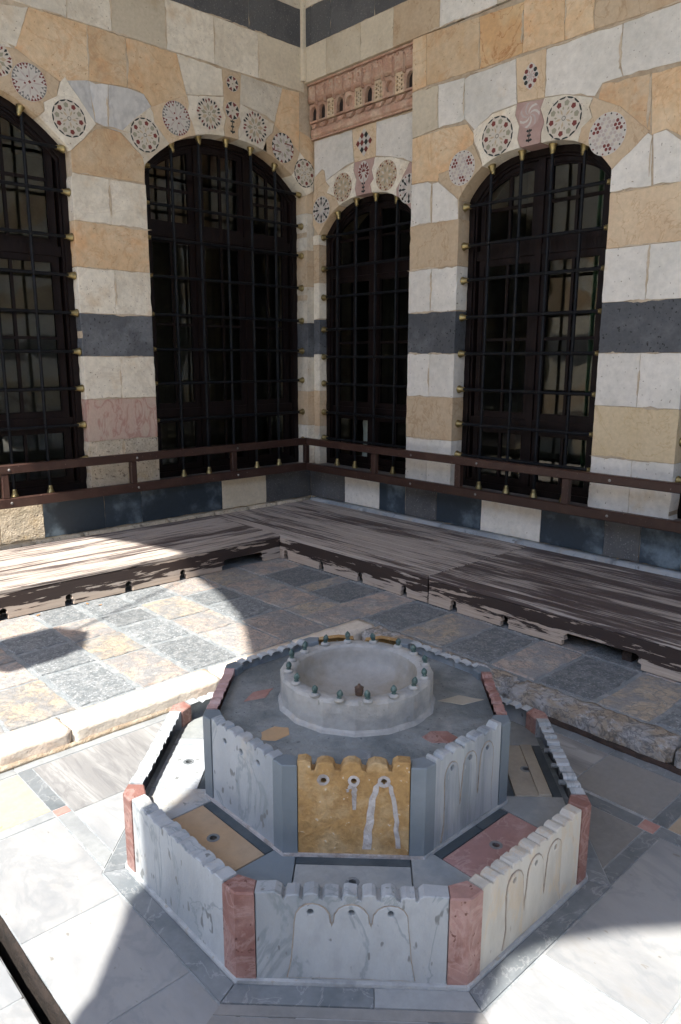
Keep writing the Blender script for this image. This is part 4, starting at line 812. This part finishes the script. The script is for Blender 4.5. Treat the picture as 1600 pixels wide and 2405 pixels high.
# outer wall
def lobes(sp, hw_, zt, zv, zb, leg, lim):    # three carved arches joined into one raised field
    pts = [(-leg, zb), (-leg+.012, zb+.06)]
    for i, c in enumerate((-sp, 0, sp)):
        if i: pts += [(c-sp/2-.003, zv+.01), (c-sp/2, zv), (c-sp/2+.003, zv+.01)]
        for q in range(9): t = PI*(1-q/8); pts.append((c+hw_*math.cos(t)*.95, zt-.055+.055*math.sin(t)**.8))
    pts += [(leg-.012, zb+.06), (leg, zb)]
    return [(max(-lim+.01, min(lim-.01, a)), b) for a, b in wobble(pts, .0008, .02, zt*9)]
A1, H1 = .724, .27
om = {5: whitemar, 4: whitemar, 3: whitemar, 2: crest_m, 1: whitemar, 0: whitemar, 7: whitemar, 6: stainmar}
for k in range(8):
    fr = sidefr(k, A1); hw = A1*TAN-.052; hol = [circ((s, .218), .0085, 8) for s in (-.105, 0, .1)] if k in (5, 6, 4, 7) else []
    if k == 4: hol = []
    p = prism('outer_panel', fr, worn_crest(hw, .004, H1, H1-(.018 if k == 5 else .012), .075 if k == 5 else .05, 7 if k == 5 else 9, .5, .006), 0, -.045, om[k], fo, hol, .003)
    if hol:
        lb = lobes(.1, .048 if k == 5 else .040, .240, .175 if k == 5 else .09, .020, .165 if k == 5 else .145, hw); prism('arch_relief', fr, lb, .0042, -.002, om[k], p, hol, .0022); crust(fr, lb, p)
    prism('base_fillet', fr, [(-A1*TAN-.006, 0), (A1*TAN+.006, 0), (A1*TAN, .012), (-A1*TAN, .012)], .010, -.02, crest_m, fo, (), .003)
    # corner post between side k and k+1
    th, th2 = R(45*k), R(45*(k+1)); n1, n2 = Vector((math.cos(th), math.sin(th))), Vector((math.cos(th2), math.sin(th2))); t1, t2 = Vector((-n1.y, n1.x)), Vector((-n2.y, n2.x)); C0 = Vector((Cx, Cy))
    L = .051; e = A1*TAN; rr_ = .003
    pts = [C0+n1*(A1+rr_)+t1*(e-L), C0+n1*(A1+rr_)+t1*(e-.016), C0+(n1+n2)*.5*((A1+rr_+.001)/math.cos(PI/8)**2)*.997, C0+n2*(A1+rr_)-t2*(e-.016), C0+n2*(A1+rr_)-t2*(e-L), C0+n2*(A1-.05)-t2*(e-L), C0+n1*(A1-.05)+t1*(e-L)]
    prism('corner_post', FZ, [tuple(q) for q in pts], H1-.004, .003, redmar, fo, (), .004)
prism('basin_core', FZ, octp(.70), .188, .0, cement, fo)
# shelf of the lower tier
SH = .200; pm = {5: greypanel, 4: orangemar, 6: rosemar, 7: warmpanel, 0: greypanel, 3: whitemar, 2: greypanel, 1: greypanel}
for k in range(8):
    th = R(45*k); fr = Fr((Cx, Cy, 0), (-math.sin(th), math.cos(th), 0), (math.cos(th), math.sin(th), 0), (0, 0, 1))
    dr = circ((-.0 if k != 5 else 0, .592), .011, 10); inner_s = .508
    prism('inlay_strip', fr, shrink(rect(-.163, .163 if k != 6 else .03, .490, .522), .001), SH, .185, darkslate, fo, (), .001)
    if k == 6: prism('inlay_strip', fr, shrink(rect(.033, .163, .490, .522), .001), SH, .185, darkslate, fo, (), .001)
    o_ = .645 if k in (4, 6, 7, 0) else .677
    prism('shelf_panel', fr, shrink(rect(-.163, .163, .524, o_), .001), SH+.001, .185, pm[k], fo, [dr], .0012)
    if k == 7: prism('shelf_panel', fr, shrink(rect(-.163, .163, .60, o_), .002), SH+.006, .185, warmpanel, fo, (), .002)
    prism('drain_lead', fr, circ((0, .592), .020, 12), SH+.0016, .186, bandgrey, fo, [circ((0, .592), .011, 10)])
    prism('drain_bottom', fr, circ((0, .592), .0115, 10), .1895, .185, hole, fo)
    if o_ < .66: prism('inlay_strip', fr, shrink(rect(-.163, .163, .647, .677), .001), SH, .185, darkslate if k != 4 else darkslate, fo, (), .001)
    n1 = Vector((math.cos(th), math.sin(th))); th2 = R(45*(k+1)); n2 = Vector((math.cos(th2), math.sin(th2))); t1, t2 = Vector((-n1.y, n1.x)), Vector((-n2.y, n2.x)); C0 = Vector((Cx, Cy)); s = .165
    ri, ro = .488, .678
    q = [C0+n1*ri+t1*s, C0+n1*ro+t1*s, C0+n1*ro+t1*(ro*TAN), C0+n2*ro-t2*s, C0+n2*ri-t2*s, C0+n1*ri+t1*(ri*TAN)]
    prism('shelf_corner', FZ, shrink([tuple(a) for a in q], .001), SH+.0004, .185, whitemar if k == 3 else (greypanel if k % 2 else bluegrey if k in (4,) else greypanel), fo, (), .0012)
# upper tier
A2, H2, Z2 = .485, .488, .199
um = {5: yellowmar, 4: whitemar, 3: mauve, 2: crest_m, 1: yellowmar, 0: crest_m, 7: redmar, 6: streakmar}
for k in range(8):
    fr = sidefr(k, A2); PL = .042; hw = A2*TAN-PL; n = 3 if k == 5 else 5
    hol = [circ((s, .440), .0085, 10) for s in (-.085, 0, .085)] if k in (4, 5, 6) else []
    cr_ = worn_crest(hw, Z2, H2+(.012 if k == 5 else .004), H2-(.018 if k == 5 else .009), .048 if k == 5 else .035, n if k != 5 else 3, .8 if k == 5 else .55, .004)
    if k == 6: cr_ = worn_crest(hw, Z2, H2+.008, H2-.006, .03, 5, .6, .004)
    if k == 1: cr_ = [(-hw, Z2), (hw, Z2), (hw, H2), (hw*.5, H2+.012), (.02, H2+.006), (.012, H2-.05), (-.02, H2-.05), (-.03, H2), (-hw*.6, H2+.01), (-hw, H2-.002)]
    p = prism('inner_panel', fr, cr_, 0, -.036, um[k], fo, hol, .003)
    if k == 5:
        for s in (-.085, 0, .085): prism('spout_collar', fr, wobble(circ((s, .440), .017, 12), .002, .01, s*9), .0022, -.001, lime, p, [circ((s, .440), .0085, 10)], .001)
        def streak(c, x0, z0, x1, z1, w0, w1, sd):
            nst = 9; l = []; r_ = []
            for i in range(nst+1):
                t = i/nst; x = x0+(x1-x0)*t**.55+noise.noise(Vector((t*7, sd, 0)))*.006; z = z0+(z1-z0)*t**1.3; wd_ = (w0+(w1-w0)*t)*(1+.5*noise.noise(Vector((t*9, sd, 5)))); l.append((x-wd_, z)); r_.append((x+wd_, z))
            return l+r_[::-1]
        for a in ((0, .432, 0.002, .35, .009, .005, 1), (.075, .436, .038, .225, .007, .013, 2), (.093, .436, .128, .23, .006, .007, 3), (.0, .432, -.018, .405, .005, .003, 7)):
            prism('limescale_streak', fr, streak(None, *a), .0018, -.001, lime, p, (), .0008)
    if k == 6:
        lb = lobes(.085, .034, .458, .30, Z2+.014, .125, hw); prism('arch_relief', fr, lb, .0035, -.001, streakmar, p, hol, .002); crust(fr, lb, p, .0018, .0022)
    prism('base_fillet', fr, [(-A2*TAN-.004, Z2), (A2*TAN+.004, Z2), (A2*TAN, Z2+.010), (-A2*TAN, Z2+.010)], .007, -.02, lime if k in (5, 4) else crest_m, fo, (), .002)
    th, th2 = R(45*k), R(45*(k+1)); n1, n2 = Vector((math.cos(th), math.sin(th))), Vector((math.cos(th2), math.sin(th2))); t1, t2 = Vector((-n1.y, n1.x)), Vector((-n2.y, n2.x)); C0 = Vector((Cx, Cy)); e = A2*TAN; L = PL-.001
    pts = [C0+n1*(A2+.003)+t1*(e-L), C0+n1*(A2+.003)+t1*e, C0+n2*(A2+.003)-t2*(e-L), C0+n2*(A2-.045)-t2*(e-L), C0+n1*(A2-.045)+t1*(e-L)]
    pts[1] = C0+(n1*(A2+.003)+t1*((A2+.003)*TAN))
    prism('corner_post', FZ, [tuple(q) for q in pts], H2-.003, Z2, bluegrey, fo, (), .003)
prism('tank_core', FZ, octp(.452), .452, .19, cement, fo)
bm = bmesh.new(); ov = []      # uneven cement floor of the upper tier
FL2 = octp(.4515); prism_bm(bm, FZ, FL2, .457, .44, [], 0)
tf = finish(bm, 'tank_floor', cement, fo)
for (x, y), shp, m, sc, rot in (((1.415, 1.934), 'loz', redsq, .052, .9), ((1.29, 1.682), 'hex', orangemar, .045, .8), ((1.391, 1.417), 'hex', bandgrey, .040, .4), ((1.651, 1.32), 'hex', redmar, .046, 0), ((1.899, 1.434), 'loz', warmpanel, .06, .1)):
    pl = [(1.35, 0), (0, .62), (-1.35, 0), (0, -.62)] if shp == 'loz' else [(1.2, 0), (.6, .8), (-.6, .8), (-1.2, 0), (-.6, -.8), (.6, -.8)]
    a = rot-PI/4; prism('inlaid_lozenge', FZ, wobble([(x+sc*(px*math.cos(a)-py*math.sin(a)), y+sc*(px*math.sin(a)+py*math.cos(a))) for px, py in pl], .003, .02, x), .4585, .45, m, fo, (), .001)
# basin ring
NR = 16; ring_o = [(Cx+.262*math.cos(2*PI*(k+.5)/NR), Cy+.262*math.sin(2*PI*(k+.5)/NR)) for k in range(NR)]
bm = bmesh.new()
def loop(rad, z, n=64, facet=False, jag=0):
    vs = []
    for k in range(n):
        a = 2*PI*k/n; r_ = rad
        if facet: b = (a % (2*PI/NR))-PI/NR; r_ = rad*math.cos(PI/NR)/math.cos(b)*1.0
        r_ += noise.noise(Vector((math.cos(a)*9, math.sin(a)*9, z*30)))*jag; zz = z+noise.noise(Vector((math.cos(a)*11, math.sin(a)*11, 4+z)))*jag*.8
        vs.append(bm.verts.new((Cx+r_*math.cos(a), Cy+r_*math.sin(a), zz)))
    return vs
prof = [(.275, .452, True, .003), (.268, .466, True, .004), (.262, .472, True, .002), (.262, .52, True, .001), (.262, .556, True, .002), (.256, .566, True, .004), (.235, .568, False, .004), (.213, .566, False, .003), (.206, .558, False, .002)]
inn = [(.203, .54, False, .001), (.198, .51, False, .001), (.182, .485, False, 0), (.15, .470, False, 0), (.10, .463, False, 0), (.04, .460, False, 0)]
lp = [loop(r_, z, 96, f, j) for r_, z, f, j in prof+inn]
for i, (a, b) in enumerate(zip(lp, lp[1:])):
    for k in range(96):
        f = bm.faces.new([a[k], a[(k+1) % 96], b[(k+1) % 96], b[k]]); f.material_index = 0 if i < len(prof)-1 else 1; f.smooth = i >= 5
bm.faces.new(lp[-1]).material_index = 1
ringo = finish(bm, 'basin_ring', [basinm, basinin], fo)
noz = lathe_me('bronze_nozzle', [(.001, -.002), (.009, -.002), (.010, .004), (.007, .007), (.0105, .012), (.012, .019), (.0105, .026), (.007, .031), (.0035, .035), (.001, .037)], 10, verd)
ft = lathe_me('nozzle_foot', [(.001, -.004), (.017, -.004), (.016, .003), (.010, .007), (.004, .007)], 10, basinm)
for i, (dx, dy) in enumerate([(-.244, -.062), (-.213, -.142), (-.151, -.205), (-.067, -.236), (.023, -.238), (.104, -.214), (.191, -.142), (.232, -.052), (.238, .03), (.205, .122), (.139, .19), (.06, .228), (-.041, .226), (-.123, .197), (-.191, .133), (-.232, .042)]):
    z = .572; o = link('bronze_nozzle', noz, fo, (Cx+dx, Cy+dy, z+.003), (random.uniform(-.2, .2), random.uniform(-.2, .2), i)); o.scale = (.85, .85, random.uniform(.75, .95))
    link('nozzle_foot', ft, fo, (Cx+dx, Cy+dy, z-.002), (0, 0, i))
link('brown_finial', lathe_me('brown_finial', [(.001, 0), (.012, 0), (.013, .004), (.011, .006), (.014, .010), (.014, .02), (.012, .022), (.015, .025), (.006, .031), (.003, .037), (.001, .038)], 14, bronze), fo, (Cx-.140, Cy-.155, .568))
# ------------------------------------------------------------------ the arcade that lets the sun in (left of the camera), its lantern and the roof
AR = thing('stone_arcade', 'tall pointed stone arcade open to the courtyard, left of the camera', 'arcade', (-1.15, 1, 0))
FA = Fr((-1.0, 0, 0), (0, 1, 0), (0, 0, 1), (1, 0, 0))
half = [(2.18, 0), (2.18, 2.7), (2.21, 2.95), (2.27, 3.36), (2.22, 3.44), (2.20, 3.60), (2.12, 3.78), (2.06, 3.90), (2.06, 4.15), (2.055, 4.45), (2.03, 4.75), (1.99, 4.95), (1.92, 5.2), (1.80, 5.5), (1.55, 5.93), (1.36, 6.39), (1.24, 6.56), (1.10, 6.70), (.90, 6.88), (.50, 7.12), (.0, 7.32)]
half = [(2.28, 0), (2.28, 3.30), (2.25, 3.40), (2.24, 3.50), (2.19, 3.62), (2.12, 3.80), (2.06, 3.92), (2.06, 4.15), (2.055, 4.5), (2.03, 4.80), (1.97, 5.05), (1.87, 5.35), (1.72, 5.65), (1.55, 5.93), (1.36, 6.25), (1.12, 6.58), (.88, 6.86), (.50, 7.12), (.0, 7.32)]
def archp(c): return [(c+a, z) for a, z in half]+[(c-a, z) for a, z in half[::-1][1:]]
prism('arcade_wall', FA, rect(-8, 7.0, 0, 8.6), 0, -.3, cream2, AR, [archp(3.25), archp(-1.89)])
box('roof_slab', -1.3, 5.3, -6.0, 6.0, 8.36, 8.6, mat('timber_ceiling', (.16, .11, .07), bump=0), AR, 0)
lan = thing('hanging_lantern', 'hexagonal metal lantern hanging in the arcade arch, left of the camera', 'lantern', (-1.15, 3.07, 4.36))
link('lantern_body', lathe_me('lantern_body', [(.05, 4.33), (.22, 4.40), (.25, 4.42), (.25, 4.72), (.22, 4.74), (.06, 4.90), (.02, 4.96)], 6, iron, False), lan, (-1.15, 3.07, 0)); tube('lantern_chain', (-1.15, 3.07, 4.9), (-1.15, 3.25, 7.3), .012, iron, lan)
# courtyard ranges that the panes reflect
def facade(label, x0, x1, y0, y1, face):
    t = thing('courtyard_building', label, 'building', ((x0+x1)/2, (y0+y1)/2, 0)); fcol = 'CKCOCKCOCK'
    if face == 'x': fr = Fr((x1, 0, 0), (0, 1, 0), (0, 0, 1), (1, 0, 0)); a0, a1 = y0, y1
    else: fr = Fr((0, y1, 0), (1, 0, 0), (0, 0, 1), (0, 1, 0)); a0, a1 = x0, x1
    wins = [rect(a0+1.5+i*2.6, a0+2.7+i*2.6, 1.0, 3.2) for i in range(int((a1-a0-2)/2.6))]
    for i in range(10): prism('stone_course', fr, rect(a0, a1, i*.7, (i+1)*.7), .0, -1.0, MK[fcol[i]], t, wins)
    for w_ in wins: prism('window_void', fr, shrink(w_, -.02), -.25, -.5, hole, t)
facade('striped courtyard building opposite the arcade, behind the camera', -13, -11, -12, 12, 'x'); facade('striped courtyard building at the far end behind the camera', -11, 8, -13, -11, 'y')
# dry leaves blown against the platform
lm = mat('dry_leaf', (.33, .17, .06), (.25, .12, .05), scale=60, bump=.3)
lb_ = bmesh.new(); ring = [(-.016, 0, .004), (-.008, .007, .001), (.003, .008, .003), (.016, 0, .006), (.004, -.007, .002), (-.007, -.006, 0)]; c_ = lb_.verts.new((0, 0, .0005)); vs_ = [lb_.verts.new(q) for q in ring]
for a, b in zip(vs_, vs_[1:]+vs_[:1]): lb_.faces.new([c_, a, b])
lme = bpy.data.meshes.new('dry_leaf'); lb_.to_mesh(lme); lb_.free(); lme.materials.append(lm)
for i, (x, y, lb) in enumerate([(1.545, 4.325, 'dry brown leaf against the left platform, between its two notches nearest the photo edge'), (1.855, 4.325, 'dry brown leaf tight against the left platform, between its middle notches'), (1.90, 4.25, 'dry brown leaf lying a little out from the left platform on sunlit paving')]):
    o = link('dry_leaf', lme, None, (x, y, .0865), (0, 0, i*1.7)); o['label'] = lb; o['category'] = 'leaf'; o['group'] = 'dry leaves by the left platform'
